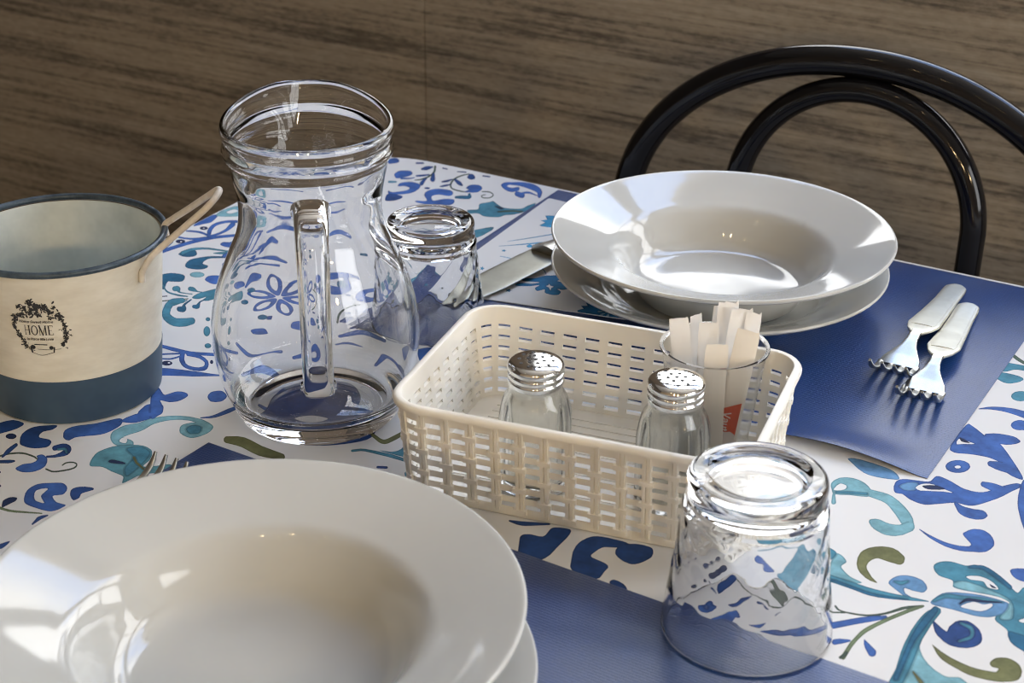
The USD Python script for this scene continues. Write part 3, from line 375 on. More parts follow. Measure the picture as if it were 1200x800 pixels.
["G",[[-6722,6476,-6725,6503,-6722,6515,-6708,6531,-6688,6540,-6668,6540,-6653,6533,-6637,6516,-6629,6498,-6628,6482,-6637,6457,-6662,6423,-6688,6396,-6706,6384,-6717,6381,-6767,6386,-6776,6395,-6775,6400,-6726,6396,-6710,6402,-6692,6417,-6663,6451,-6647,6477,-6642,6493,-6645,6511,-6650,6520,-6658,6526,-6674,6528,-6684,6526,-6696,6518,-6710,6505,-6712,6495,-6711,6470,-6716,6470]]],
["B",[[-6642,6078,-6676,6124,-6692,6158,-6698,6192,-6694,6224,-6689,6239,-6670,6262,-6606,6306,-6581,6319,-6568,6321,-6555,6319,-6529,6308,-6507,6290,-6491,6266,-6482,6239,-6481,6227,-6487,6217,-6517,6192,-6519,6183,-6513,6175,-6486,6157,-6456,6144,-6441,6143,-6392,6148,-6384,6143,-6382,6129,-6389,6088,-6398,6068,-6410,6053,-6425,6045,-6468,6038,-6546,6035,-6579,6038,-6593,6041,-6615,6052]]],
["w",[[-6605,6122,-6632,6154,-6643,6176,-6643,6187,-6633,6208,-6616,6227,-6607,6232,-6597,6225,-6585,6163,-6578,6149,-6565,6137,-6508,6102,-6511,6098,-6520,6095,-6559,6094,-6578,6101]]],
["DB",[[-6441,6240,-6460,6261,-6475,6284,-6479,6306,-6471,6325,-6456,6342,-6431,6357,-6390,6370,-6375,6367,-6367,6358,-6366,6350,-6392,6301,-6395,6289,-6394,6279,-6375,6246,-6375,6227,-6380,6210,-6385,6207,-6405,6214]]],
["N",[[-6697,5959,-6725,5995,-6729,6005,-6729,6024,-6724,6043,-6713,6056,-6697,6064,-6682,6065,-6672,6057,-6663,6033,-6675,5948,-6676,5945,-6683,5946]]],
["G2",[[-6748,5934,-6751,5944,-6746,5946,-6658,5946,-6620,5950,-6579,5963,-6445,6015,-6438,6013,-6434,6006,-6577,5940,-6618,5927,-6687,5922,-6730,5923,-6741,5927]]],
["DB",[[-6433,5963,-6433,5977,-6426,5993,-6402,6017,-6395,6015,-6391,6008,-6400,5956,-6398,5892,-6407,5894,-6412,5900]]],
["DB",[[-6420,5625,-6422,5636,-6417,5650,-6398,5695,-6387,5708,-6379,5693,-6373,5665,-6370,5637,-6373,5624,-6377,5620,-6394,5618]]],
["N",[[-6855,6118,-6850,6106,-6853,6102,-6859,6101,-6872,6108,-6878,6120,-6875,6124,-6871,6125]]],
["N",[[-6970,6232,-6965,6222,-6970,6217,-6984,6224,-6989,6234,-6984,6239]]],
["B",[[-8342,9303,-8289,9484,-8259,9568,-8222,9642,-8180,9709,-8142,9754,-8053,9840,-8011,9869,-7947,9906,-7932,9901,-7915,9881,-7910,9868,-7912,9860,-7991,9814,-8018,9795,-8049,9766,-8105,9708,-8128,9679,-8177,9598,-8212,9522,-8232,9467,-8263,9357,-8288,9253,-8339,9137,-8347,9132,-8362,9139,-8378,9154,-8390,9172,-8393,9186]]],
["B",[[-8334,9333,-8380,9480,-8379,9484,-8375,9488,-8362,9477,-8352,9459,-8338,9410,-8318,9320,-8328,9324]]],
["N",[[-8287,9529,-8280,9515,-8278,9501,-8283,9488,-8300,9475,-8323,9474,-8339,9480,-8351,9490,-8359,9504,-8360,9519,-8356,9532,-8339,9545,-8315,9546,-8300,9539]]],
["w",[[-8303,9511,-8299,9500,-8305,9495,-8316,9500,-8321,9510,-8320,9515,-8315,9517]]],
["N",[[-8307,9828,-8300,9815,-8299,9802,-8303,9791,-8317,9780,-8337,9779,-8351,9785,-8362,9795,-8369,9807,-8371,9820,-8367,9832,-8352,9843,-8332,9844,-8318,9838]]],
["w",[[-8326,9813,-8324,9805,-8329,9800,-8338,9804,-8342,9810,-8338,9818,-8333,9818]]],
["B",[[-8396,9562,-8407,9579,-8405,9584,-8346,9587,-8311,9598,-8286,9611,-8253,9636,-8205,9694,-8193,9690,-8176,9669,-8176,9658,-8227,9603,-8249,9586,-8274,9574,-8324,9559,-8385,9555]]],
["B",[[-8422,9704,-8401,9723,-8387,9731,-8339,9746,-8309,9749,-8280,9745,-8214,9729,-8199,9716,-8192,9704,-8190,9695,-8195,9692,-8258,9710,-8302,9715,-8363,9702,-8407,9683,-8420,9695]]],
["B",[[-8325,9898,-8326,9935,-8321,9966,-8308,9996,-8290,10024,-8269,10044,-8217,10077,-8202,10072,-8184,10052,-8178,10033,-8235,10001,-8256,9982,-8276,9942,-8280,9925,-8282,9896,-8275,9866,-8261,9831,-8240,9790,-8187,9709,-8179,9691,-8182,9681,-8194,9682,-8211,9695,-8275,9778,-8307,9839]]],
["B",[[-8178,9814,-8177,9856,-8182,9892,-8229,10024,-8228,10033,-8225,10038,-8218,10039,-8197,10029,-8185,10019,-8165,9992,-8155,9968,-8142,9893,-8138,9843,-8144,9780,-8155,9741,-8175,9692,-8180,9689,-8197,9702,-8203,9712,-8204,9720,-8186,9771]]],
["B",[[-8434,9805,-8441,9822,-8457,9890,-8468,9978,-8464,10013,-8453,10054,-8437,10085,-8424,10090,-8410,10083,-8396,10062,-8372,9989,-8363,9940,-8365,9924,-8369,9911,-8390,9877,-8416,9818,-8425,9805]]],
["L",[[-8414,10067,-8426,10079,-8435,10099,-8442,10123,-8447,10175,-8445,10203,-8431,10264,-8422,10291,-8411,10311,-8399,10323,-8386,10331,-8372,10333,-8357,10330,-8341,10320,-8297,10273,-8274,10240,-8256,10209,-8247,10183,-8250,10163,-8261,10145,-8278,10130,-8333,10092,-8377,10070,-8397,10065]]],
["w",[[-8395,10174,-8396,10187,-8390,10223,-8377,10250,-8367,10253,-8355,10252,-8331,10241,-8325,10233,-8327,10204,-8339,10171,-8347,10162,-8356,10158,-8379,10161,-8389,10167]]],
["DT",[[-8186,9381,-8174,9411,-8155,9433,-8137,9438,-8115,9433,-8093,9420,-8055,9384,-8046,9366,-8043,9349,-8044,9333,-8058,9314,-8074,9302,-8093,9293,-8118,9288,-8162,9298,-8172,9306,-8177,9317,-8186,9353]]],
["T",[[-8099,9504,-8053,9524,-7945,9546,-7872,9556,-7864,9552,-7857,9540,-7858,9536,-8029,9494,-8044,9488,-8072,9471,-8108,9436,-8123,9412,-8131,9381,-8135,9315,-8138,9312,-8143,9311,-8158,9318,-8174,9333,-8186,9352,-8188,9366,-8174,9423,-8162,9449,-8139,9475]]],
["T",[[-7935,9494,-7890,9532,-7851,9552,-7764,9574,-7753,9563,-7754,9558,-7890,9471,-7917,9458,-7951,9449,-7959,9457,-7961,9463]]],
["DT",[[-7988,9158,-8006,9185,-8023,9224,-8030,9262,-8024,9291,-7991,9345,-7954,9389,-7913,9419,-7829,9466,-7809,9474,-7796,9476,-7787,9473,-7782,9467,-7783,9458,-7789,9448,-7889,9385,-7909,9369,-7918,9354,-7923,9339,-7918,9289,-7905,9263,-7888,9254,-7852,9252,-7843,9248,-7830,9233,-7824,9213,-7825,9203,-7832,9183,-7839,9173,-7859,9156,-7872,9149,-7923,9135,-7939,9135,-7965,9142]]],
["L",[[-7760,9105,-7751,9087,-7751,9068,-7759,9050,-7766,9043,-7784,9032,-7806,9028,-7828,9031,-7847,9042,-7859,9057,-7864,9076,-7860,9095,-7848,9111,-7840,9117,-7819,9125,-7797,9125,-7776,9118]]],
["B",[[-7707,9042,-7721,9077,-7720,9102,-7705,9122,-7682,9138,-7646,9154,-7620,9157,-7607,9155,-7579,9144,-7565,9134,-7554,9123,-7548,9110,-7549,9091,-7554,9067,-7574,9022,-7585,9007,-7599,9002,-7632,9005,-7684,9023,-7701,9034]]],
["DT",[[-8043,8896,-8050,8913,-8050,8927,-8013,8981,-7993,9002,-7965,9015,-7929,9024,-7896,9024,-7872,9014,-7854,8996,-7832,8961,-7824,8934,-7825,8923,-7831,8914,-7842,8906,-7887,8882,-7904,8878,-7909,8875,-7910,8867,-7897,8837,-7847,8757,-7844,8751,-7846,8747,-7861,8744,-7873,8746,-7889,8752,-7907,8763,-7995,8842]]],
["T",[[-7958,8844,-7960,8853,-7957,8854,-7837,8759,-7811,8743,-7798,8737,-7767,8731,-7717,8732,-7676,8736,-7626,8747,-7617,8741,-7613,8731,-7658,8713,-7686,8708,-7735,8707,-7770,8711,-7789,8716,-7806,8724,-7834,8742,-7902,8796]]],
["T",[[-7818,8827,-7805,8845,-7794,8847,-7780,8842,-7760,8828,-7745,8812,-7724,8780,-7713,8775,-7672,8779,-7623,8793,-7615,8788,-7612,8780,-7701,8756,-7723,8759,-7744,8771,-7757,8761,-7763,8760,-7781,8768,-7792,8776,-7810,8798,-7819,8819]]],
["T",[[-7711,8854,-7718,8872,-7718,8879,-7715,8883,-7704,8886,-7689,8888,-7668,8881,-7622,8852,-7608,8851,-7581,8857,-7573,8852,-7570,8844,-7639,8826,-7671,8822,-7687,8829,-7696,8836]]],
["T",[[-7579,8737,-7585,8748,-7591,8782,-7589,8822,-7584,8842,-7544,8926,-7518,8994,-7507,9008,-7493,9009,-7472,8994,-7445,8966,-7417,8930,-7394,8895,-7382,8868,-7382,8847,-7392,8829,-7433,8786,-7446,8755,-7457,8745,-7474,8738,-7488,8740,-7492,8749,-7497,8792,-7500,8797,-7504,8793,-7519,8753,-7526,8743,-7547,8733,-7560,8731,-7571,8732]]],
["G",[[-7762,8562,-7597,8716,-7588,8711,-7586,8703,-7658,8638,-7750,8549,-7753,8549,-7761,8556]]],
["N",[[-7800,8634,-7756,8676,-7752,8674,-7745,8666,-7745,8662,-7789,8621,-7796,8626]]],
["T",[[-7641,8525,-7608,8619,-7590,8692,-7586,8693,-7578,8687,-7575,8677,-7593,8587,-7619,8507,-7623,8505,-7636,8514]]],
["B",[[-8018,9615,-8030,9635,-8031,9658,-8029,9668,-8022,9674,-7989,9687,-7983,9696,-7982,9713,-7993,9778,-7988,9782,-7943,9736,-7890,9666,-7878,9640,-7880,9625,-7892,9615,-7909,9608,-7960,9599,-7993,9604]]],
["T",[[-7682,8578,-7693,8622,-7692,8645,-7688,8656,-7676,8671,-7634,8700,-7628,8701,-7610,8694,-7590,8675,-7583,8664,-7574,8644,-7575,8636,-7596,8604,-7607,8580,-7604,8556,-7581,8507,-7543,8452,-7527,8439,-7504,8427,-7474,8416,-7453,8414,-7436,8422,-7399,8447,-7366,8476,-7358,8477,-7348,8475,-7323,8457,-7311,8444,-7294,8416,-7291,8394,-7307,8348,-7318,8334,-7346,8312,-7371,8304,-7394,8302,-7424,8308,-7461,8321,-7515,8350,-7563,8389,-7593,8422,-7618,8457,-7668,8544]]],
["DT",[[-7555,8600,-7566,8638,-7572,8714,-7569,8718,-7562,8714,-7555,8705,-7544,8636,-7537,8612,-7505,8583,-7482,8554,-7473,8531,-7473,8517,-7477,8512,-7488,8508,-7513,8506,-7530,8514,-7550,8531,-7563,8553,-7566,8562,-7565,8570,-7562,8574,-7546,8584]]],
["DT",[[-7478,8660,-7494,8712,-7493,8731,-7484,8765,-7478,8762,-7473,8754,-7477,8718,-7474,8701,-7429,8638,-7423,8622,-7424,8610,-7427,8606,-7435,8602,-7460,8603,-7471,8608,-7484,8620,-7493,8635,-7494,8646]]],
["B",[[-7422,8010,-7426,8027,-7420,8030,-7119,8045,-7073,8049,-7031,8055,-6990,8069,-6811,8146,-6796,8137,-6787,8126,-6783,8115,-6786,8109,-6958,8030,-6999,8015,-7046,8005,-7134,7996,-7252,7996,-7393,7988,-7411,7997]]],
["B",[[-7190,7925,-7061,8020,-7053,8018,-7041,8003,-7042,7996,-7118,7947,-7172,7906,-7176,7907,-7188,7917]]],
["B",[[-7085,7907,-7067,7940,-7054,7982,-7053,8006,-7047,8007,-7034,7994,-7034,7971,-7049,7923,-7060,7898,-7077,7881,-7098,7871,-7134,7859,-7144,7867,-7145,7875,-7103,7894]]],
["B",[[-7035,7933,-7075,7993,-7082,8011,-7078,8022,-7072,8023,-7064,8021,-7047,8009,-6996,7939,-6950,7898,-6917,7883,-6888,7881,-6863,7884,-6843,7892,-6835,7898,-6822,7920,-6823,7930,-6830,7946,-6847,7969,-6877,7986,-6918,7999,-6949,7999,-7011,7988,-7016,7990,-7033,8003,-7043,8022,-7040,8029,-6958,8041,-6928,8038,-6892,8027,-6845,8001,-6811,7966,-6788,7931,-6778,7910,-6774,7892,-6776,7877,-6783,7866,-6798,7853,-6834,7841,-6877,7838,-6907,7842,-6926,7848,-6960,7866,-7007,7902]]],
["B",[[-7137,7693,-7128,7707,-7091,7735,-7032,7769,-7002,7782,-6907,7814,-6815,7840,-6695,7868,-6647,7885,-6619,7887,-6620,7882,-6629,7873,-6650,7858,-6787,7771,-6919,7707,-7022,7649,-7054,7633,-7080,7626,-7100,7630,-7117,7642,-7129,7659,-7136,7677]]],
["N",[[-7026,7854,-7020,7842,-7019,7829,-7025,7817,-7041,7805,-7056,7803,-7071,7805,-7083,7812,-7092,7823,-7096,7836,-7094,7848,-7080,7863,-7067,7868,-7052,7868,-7037,7863]]],
["w",[[-7041,7851,-7038,7841,-7045,7836,-7055,7840,-7060,7850,-7059,7855,-7054,7857]]],
["N",[[-6805,8006,-6794,7987,-6793,7980,-6798,7976,-6812,7982,-6824,7994,-6835,8013,-6835,8022,-6831,8025,-6825,8023]]],
["T",[[-7240,8519,-7229,8498,-7229,8489,-7236,8483,-7254,8489,-7268,8502,-7277,8518,-7279,8531,-7275,8537,-7263,8537,-7254,8532]]],
["T",[[-7118,8367,-7100,8341,-7088,8318,-7084,8301,-7088,8291,-7099,8291,-7117,8301,-7138,8319,-7159,8343,-7177,8368,-7189,8392,-7193,8416,-7185,8420,-7170,8415,-7150,8401]]],
["T",[[-6970,8192,-6962,8179,-6958,8161,-6962,8152,-6975,8147,-6992,8153,-7010,8168,-7020,8187,-7021,8199,-7015,8211,-7005,8213,-6987,8207]]],
["B",[[-6898,7496,-6911,7522,-6911,7536,-6902,7540,-6876,7537,-6861,7530,-6801,7488,-6786,7480,-6778,7480,-6773,7483,-6752,7538,-6739,7557,-6716,7568,-6691,7571,-6670,7568,-6652,7557,-6640,7539,-6637,7510,-6641,7475,-6651,7449,-6669,7429,-6690,7415,-6703,7412,-6746,7409,-6752,7406,-6749,7400,-6716,7376,-6686,7348,-6661,7313,-6644,7278,-6631,7241,-6630,7200,-6635,7190,-6646,7190,-6666,7206,-6703,7247,-6813,7381]]],
["B",[[-6525,7594,-6540,7620,-6547,7650,-6546,7663,-6541,7675,-6522,7696,-6510,7703,-6497,7706,-6483,7704,-6451,7689,-6425,7667,-6412,7639,-6408,7607,-6410,7595,-6415,7584,-6436,7565,-6461,7556,-6474,7558,-6502,7573]]],
["B",[[-6341,7418,-6331,7451,-6314,7535,-6295,7581,-6293,7584,-6284,7584,-6269,7571,-6262,7554,-6272,7495,-6292,7437,-6306,7406,-6326,7382,-6382,7348,-6386,7349,-6391,7357,-6355,7395]]],
["O",[[-6097,7216,-6103,7237,-6102,7244,-6098,7249,-6042,7283,-6025,7288,-5996,7293,-5949,7287,-5842,7261,-5670,7248,-5661,7243,-5643,7226,-5636,7215,-5630,7195,-5632,7187,-5636,7182,-5738,7160,-5787,7156,-5838,7164,-5938,7187,-5979,7188,-6052,7180,-6070,7187,-6080,7195]]],
["B",[[-7921,11927,-7914,11927,-7897,11921,-7880,11908,-7853,11875,-7844,11859,-7843,11839,-7847,11825,-7884,11775,-7891,11774,-7901,11778,-7926,11801,-7948,11834,-7958,11865,-7958,11876,-7943,11903,-7934,11918]]],
["DB",[[-7712,11917,-7712,11928,-7661,11958,-7655,11957,-7647,11949,-7637,11928,-7638,11922,-7689,11892,-7695,11893,-7703,11901]]],
["B",[[-7715,11584,-7725,11620,-7727,11660,-7723,11676,-7713,11689,-7681,11711,-7648,11721,-7635,11719,-7611,11703,-7592,11682,-7587,11671,-7581,11644,-7582,11617,-7596,11577,-7628,11521,-7641,11510,-7654,11515,-7701,11561]]],
["B",[[-7622,11535,-7621,11545,-7557,11579,-7527,11611,-7520,11606,-7518,11599,-7529,11568,-7540,11552,-7557,11538,-7601,11511,-7612,11520]]],
["DB",[[-7593,11868,-7587,11886,-7571,11902,-7536,11914,-7527,11907,-7519,11890,-7522,11832,-7527,11811,-7536,11800,-7549,11794,-7575,11790,-7586,11799,-7596,11820]]],
["G",[[-7447,11683,-7447,11736,-7458,11784,-7476,11832,-7528,11924,-7532,11936,-7530,11943,-7523,11941,-7509,11926,-7453,11827,-7437,11785,-7423,11728,-7422,11673,-7427,11635,-7437,11602,-7447,11577,-7455,11568,-7485,11543,-7493,11551,-7497,11562,-7466,11600,-7453,11644]]],
["DB",[[-7399,11653,-7448,11767,-7450,11780,-7448,11783,-7438,11781,-7426,11770,-7353,11659,-7338,11627,-7335,11613,-7335,11603,-7339,11597,-7347,11596,-7356,11600,-7379,11622]]],
["DB",[[-7543,11664,-7463,11740,-7459,11739,-7450,11729,-7445,11714,-7474,11666,-7493,11647,-7524,11629,-7538,11643,-7545,11658]]],
["DB",[[-7441,11603,-7440,11631,-7430,11650,-7424,11645,-7418,11635,-7404,11583,-7371,11498,-7368,11487,-7369,11479,-7372,11475,-7385,11477,-7394,11484,-7419,11519,-7425,11532]]],
["DB",[[-7448,11926,-7447,11934,-7403,11935,-7391,11924,-7386,11908,-7432,11905,-7440,11912]]],
["T",[[-7668,11419,-7667,11433,-7611,11456,-7600,11447,-7590,11427,-7592,11422,-7640,11385,-7655,11397]]],
["B",[[-7536,11362,-7543,11372,-7555,11407,-7557,11427,-7555,11444,-7537,11473,-7508,11498,-7493,11505,-7475,11508,-7435,11505,-7415,11500,-7399,11491,-7386,11478,-7374,11463,-7357,11424,-7348,11382,-7345,11334,-7348,11310,-7354,11288,-7364,11268,-7396,11229,-7454,11174,-7477,11161,-7489,11162,-7503,11172,-7533,11210,-7549,11240,-7546,11241,-7525,11228,-7511,11223,-7497,11225,-7482,11237,-7447,11277,-7422,11316,-7417,11331,-7419,11360,-7429,11380,-7438,11386,-7462,11392,-7487,11392,-7498,11387,-7528,11362]]],
["DB",[[-7474,11079,-7504,11144,-7507,11157,-7506,11169,-7500,11178,-7485,11186,-7437,11196,-7394,11196,-7382,11192,-7372,11185,-7359,11164,-7357,11137,-7360,11120,-7372,11085,-7379,11071,-7401,11048,-7414,11039,-7427,11035,-7439,11035,-7451,11044]]],
["DB",[[-7279,11461,-7276,11452,-7276,11443,-7280,11435,-7287,11429,-7306,11426,-7314,11429,-7321,11436,-7324,11445,-7324,11454,-7320,11462,-7313,11469,-7294,11471,-7286,11468]]],
["B",[[-7242,11310,-7260,11351,-7266,11392,-7259,11428,-7240,11462,-7212,11487,-7194,11496,-7148,11506,-7107,11505,-7091,11498,-7077,11488,-7055,11462,-7043,11436,-7041,11410,-7044,11398,-7052,11388,-7065,11383,-7125,11377,-7140,11371,-7151,11362,-7166,11337,-7169,11323,-7168,11310,-7161,11293,-7133,11255,-7118,11241,-7105,11236,-7094,11242,-7065,11297,-7053,11311,-7020,11332,-7002,11339,-6985,11342,-6971,11338,-6958,11324,-6945,11302,-6935,11275,-6931,11249,-6936,11226,-6953,11207,-6981,11187,-7014,11169,-7078,11141,-7106,11134,-7135,11130,-7204,11132,-7216,11136,-7224,11141,-7228,11149,-7224,11164,-7213,11171,-7174,11185,-7158,11194,-7153,11207,-7161,11224,-7226,11288]]],
["G",[[-7230,11752,-7230,11806,-7220,11852,-7209,11879,-7179,11929,-7170,11921,-7167,11909,-7192,11856,-7201,11827,-7208,11780,-7207,11746,-7202,11712,-7191,11673,-7164,11610,-7139,11575,-7119,11558,-7107,11553,-7075,11547,-7030,11545,-7009,11546,-6970,11554,-6962,11546,-6959,11534,-7004,11519,-7046,11518,-7095,11526,-7127,11544,-7153,11570,-7188,11624,-7214,11687]]],
["DB",[[-7168,11902,-7166,11919,-7162,11926,-7149,11928,-7133,11920,-7116,11905,-7091,11878,-7075,11845,-7073,11829,-7083,11811,-7090,11807,-7103,11807,-7139,11823,-7147,11836,-7160,11870]]],
["DB",[[-7296,11917,-7295,11923,-7229,11953,-7218,11946,-7210,11929,-7212,11925,-7282,11902,-7290,11907]]],
["DB",[[-7213,11742,-7214,11755,-7208,11758,-7146,11725,-7120,11703,-7083,11664,-7075,11648,-7075,11638,-7101,11639,-7132,11655,-7193,11709,-7205,11724]]],
["DB",[[-7269,11682,-7237,11742,-7233,11743,-7223,11726,-7226,11664,-7229,11655,-7240,11640,-7265,11623,-7277,11634,-7282,11646]]],
["DB",[[-7223,11581,-7209,11604,-7185,11633,-7180,11630,-7172,11616,-7184,11567,-7198,11544,-7221,11524,-7232,11535,-7237,11547]]],
["B",[[-7028,11621,-7034,11653,-7035,11672,-7033,11690,-7028,11704,-7019,11714,-7006,11722,-6975,11731,-6961,11730,-6935,11715,-6922,11702,-6902,11673,-6893,11638,-6891,11602,-6893,11587,-6905,11567,-6925,11553,-6961,11540,-6988,11537,-6996,11539,-6997,11546,-6985,11581,-6985,11591,-6991,11598,-7021,11612]]],
["DT",[[-7004,11403,-7005,11414,-6980,11443,-6964,11454,-6920,11477,-6937,11502,-6944,11519,-6945,11531,-6943,11534,-6934,11533,-6886,11475,-6873,11446,-6871,11422,-6878,11411,-6899,11397,-6942,11379,-6975,11371,-6983,11372,-6993,11382]]],
["G",[[-6872,11613,-6874,11626,-6824,11648,-6802,11645,-6778,11632,-6755,11610,-6739,11581,-6733,11542,-6737,11519,-6743,11510,-6769,11493,-6787,11489,-6794,11491,-6814,11507,-6831,11537,-6829,11554,-6812,11578,-6806,11571,-6803,11562,-6816,11537,-6818,11528,-6807,11514,-6796,11509,-6789,11510,-6771,11517,-6754,11530,-6747,11546,-6749,11578,-6754,11593,-6773,11613,-6803,11628,-6822,11625,-6862,11605]]],
["DB",[[-7058,11942,-7058,11950,-6996,11962,-6988,11955,-6980,11938,-6981,11934,-7043,11922,-7052,11929]]],
["B",[[-6808,11822,-6815,11838,-6818,11855,-6818,11871,-6812,11899,-6794,11918,-6771,11928,-6763,11928,-6758,11924,-6754,11914,-6752,11890,-6752,11869,-6758,11838,-6756,11830,-6748,11824,-6723,11817,-6699,11818,-6690,11825,-6668,11861,-6660,11864,-6651,11858,-6641,11845,-6625,11811,-6621,11795,-6626,11766,-6641,11740,-6651,11732,-6662,11729,-6692,11733,-6724,11747,-6761,11773,-6796,11806]]],
["B",[[-6788,11899,-6787,11914,-6734,11956,-6705,11972,-6671,11983,-6626,11990,-6589,11986,-6571,11980,-6542,11966,-6508,11943,-6482,11919,-6458,11892,-6437,11862,-6421,11830,-6393,11760,-6388,11734,-6391,11730,-6396,11729,-6402,11732,-6416,11746,-6462,11824,-6502,11847,-6600,11878,-6664,11888,-6694,11885,-6763,11865,-6777,11877]]],
["B",[[-6617,11772,-6581,11763,-6576,11779,-6555,11807,-6546,11813,-6532,11816,-6506,11809,-6440,11779,-6431,11763,-6433,11759,-6504,11775,-6522,11770,-6539,11757,-6544,11750,-6523,11722,-6514,11703,-6506,11674,-6507,11664,-6511,11658,-6522,11654,-6540,11658,-6582,11673,-6603,11694,-6613,11709,-6627,11741,-6628,11765,-6624,11771]]],
["T",[[-6759,11201,-6752,11212,-6705,11245,-6698,11260,-6702,11278,-6738,11344,-6744,11364,-6741,11380,-6733,11395,-6703,11432,-6689,11474,-6681,11476,-6669,11472,-6620,11436,-6557,11401,-6540,11396,-6522,11396,-6474,11409,-6425,11433,-6408,11446,-6399,11461,-6395,11477,-6392,11530,-6373,11599,-6366,11614,-6360,11615,-6345,11568,-6339,11529,-6334,11490,-6334,11456,-6339,11426,-6359,11367,-6383,11319,-6395,11303,-6444,11261,-6450,11248,-6460,11207,-6469,11195,-6485,11184,-6528,11163,-6570,11152,-6588,11154,-6636,11178,-6651,11180,-6664,11176,-6699,11147,-6709,11145,-6722,11151,-6748,11174,-6757,11189]]],
["N",[[-6617,11395,-6589,11395,-6543,11387,-6530,11382,-6525,11376,-6526,11368,-6536,11353,-6544,11352,-6597,11378]]],
["G",[[-6494,11350,-6452,11385,-6425,11397,-6369,11408,-6361,11402,-6355,11390,-6356,11382,-6407,11366,-6434,11353,-6462,11333,-6521,11284,-6525,11285,-6535,11298,-6537,11308]]],
["T",[[-6504,10829,-6499,10853,-6488,10879,-6437,10961,-6417,10986,-6407,10993,-6399,10994,-6392,10990,-6381,10967,-6375,10927,-6382,10817,-6388,10780,-6396,10752,-6407,10733,-6421,10719,-6437,10710,-6452,10707,-6464,10711,-6476,10725,-6496,10774,-6503,10803]]],
["B",[[-7075,9091,-7076,9105,-7067,9123,-7035,9159,-6998,9184,-6953,9202,-6929,9206,-6905,9207,-6879,9202,-6823,9183,-6800,9169,-6788,9155,-6787,9138,-6795,9118,-6808,9098,-6825,9079,-6843,9066,-6863,9056,-6886,9050,-6936,9046,-6987,9052,-7042,9068,-7063,9078]]],
["w",[[-7003,9107,-7002,9114,-6996,9124,-6973,9143,-6944,9157,-6907,9167,-6873,9170,-6861,9168,-6842,9158,-6831,9145,-6829,9138,-6832,9122,-6846,9108,-6895,9092,-6932,9088,-6949,9089,-6983,9096,-6996,9101]]],
["B",[[-7077,9060,-7064,9065,-7042,9062,-6987,9043,-6939,9018,-6891,8983,-6853,8943,-6839,8919,-6816,8865,-6812,8842,-6816,8827,-6830,8822,-6852,8823,-6908,8838,-6933,8849,-6977,8882,-7017,8925,-7048,8971,-7074,9024,-7080,9046]]],
["w",[[-7011,9001,-7003,9002,-6991,8999,-6957,8985,-6906,8949,-6874,8918,-6855,8894,-6850,8875,-6854,8862,-6866,8856,-6886,8858,-6912,8873,-6946,8902,-6987,8948,-7006,8981,-7011,8993]]],
["B",[[-7106,9054,-7093,9043,-7079,9023,-7056,8969,-7043,8919,-7040,8868,-7043,8843,-7049,8823,-7059,8803,-7075,8784,-7092,8767,-7110,8757,-7126,8756,-7141,8766,-7157,8786,-7184,8840,-7192,8865,-7195,8889,-7194,8914,-7184,8962,-7166,9003,-7136,9041,-7120,9052]]],
["w",[[-7111,8978,-7104,8972,-7098,8960,-7086,8926,-7083,8909,-7082,8871,-7089,8820,-7101,8804,-7116,8799,-7123,8800,-7137,8809,-7149,8827,-7153,8839,-7154,8873,-7151,8912,-7142,8942,-7126,8969,-7118,8976]]],
["B",[[-7133,9078,-7133,9063,-7141,9045,-7173,9009,-7210,8984,-7255,8967,-7279,8962,-7303,8962,-7329,8966,-7388,8985,-7411,8998,-7424,9012,-7426,9029,-7419,9049,-7406,9070,-7389,9089,-7371,9103,-7351,9112,-7327,9119,-7275,9123,-7223,9117,-7167,9101,-7145,9090]]],
["w",[[-7206,9061,-7206,9054,-7212,9044,-7236,9025,-7264,9011,-7302,9001,-7336,8997,-7349,8999,-7369,9009,-7381,9022,-7383,9029,-7380,9046,-7366,9060,-7316,9076,-7279,9080,-7261,9079,-7226,9072,-7212,9067]]],
["B",[[-7131,9108,-7144,9104,-7166,9107,-7223,9126,-7273,9152,-7323,9188,-7364,9231,-7380,9256,-7406,9314,-7412,9339,-7408,9355,-7394,9361,-7369,9359,-7310,9342,-7283,9329,-7236,9293,-7194,9247,-7161,9199,-7135,9144,-7129,9122]]],
["w",[[-7199,9169,-7207,9167,-7220,9170,-7255,9186,-7289,9208,-7327,9240,-7356,9270,-7363,9282,-7369,9303,-7366,9317,-7353,9323,-7332,9320,-7320,9314,-7287,9289,-7250,9255,-7224,9224,-7204,9190,-7199,9177]]],
["B",[[-7102,9115,-7116,9125,-7129,9146,-7153,9201,-7166,9253,-7170,9308,-7168,9333,-7162,9356,-7151,9376,-7135,9397,-7117,9414,-7098,9425,-7082,9426,-7066,9414,-7050,9392,-7022,9334,-7015,9307,-7012,9283,-7013,9257,-7023,9207,-7042,9166,-7072,9128,-7088,9116]]],
["w",[[-7097,9191,-7104,9198,-7111,9210,-7122,9246,-7126,9264,-7127,9303,-7120,9358,-7108,9375,-7092,9380,-7085,9379,-7070,9369,-7058,9349,-7054,9336,-7053,9301,-7057,9260,-7066,9228,-7082,9201,-7090,9193]]],
["B",[[-6029,8923,-6036,8923,-6053,8929,-6070,8942,-6097,8975,-6106,8991,-6107,9011,-6103,9025,-6066,9075,-6059,9076,-6049,9072,-6024,9049,-6002,9016,-5992,8985,-5992,8974,-6007,8947,-6016,8932]]],
["DB",[[-6238,8933,-6238,8922,-6289,8892,-6295,8893,-6303,8901,-6313,8922,-6312,8928,-6261,8958,-6255,8957,-6247,8949]]],
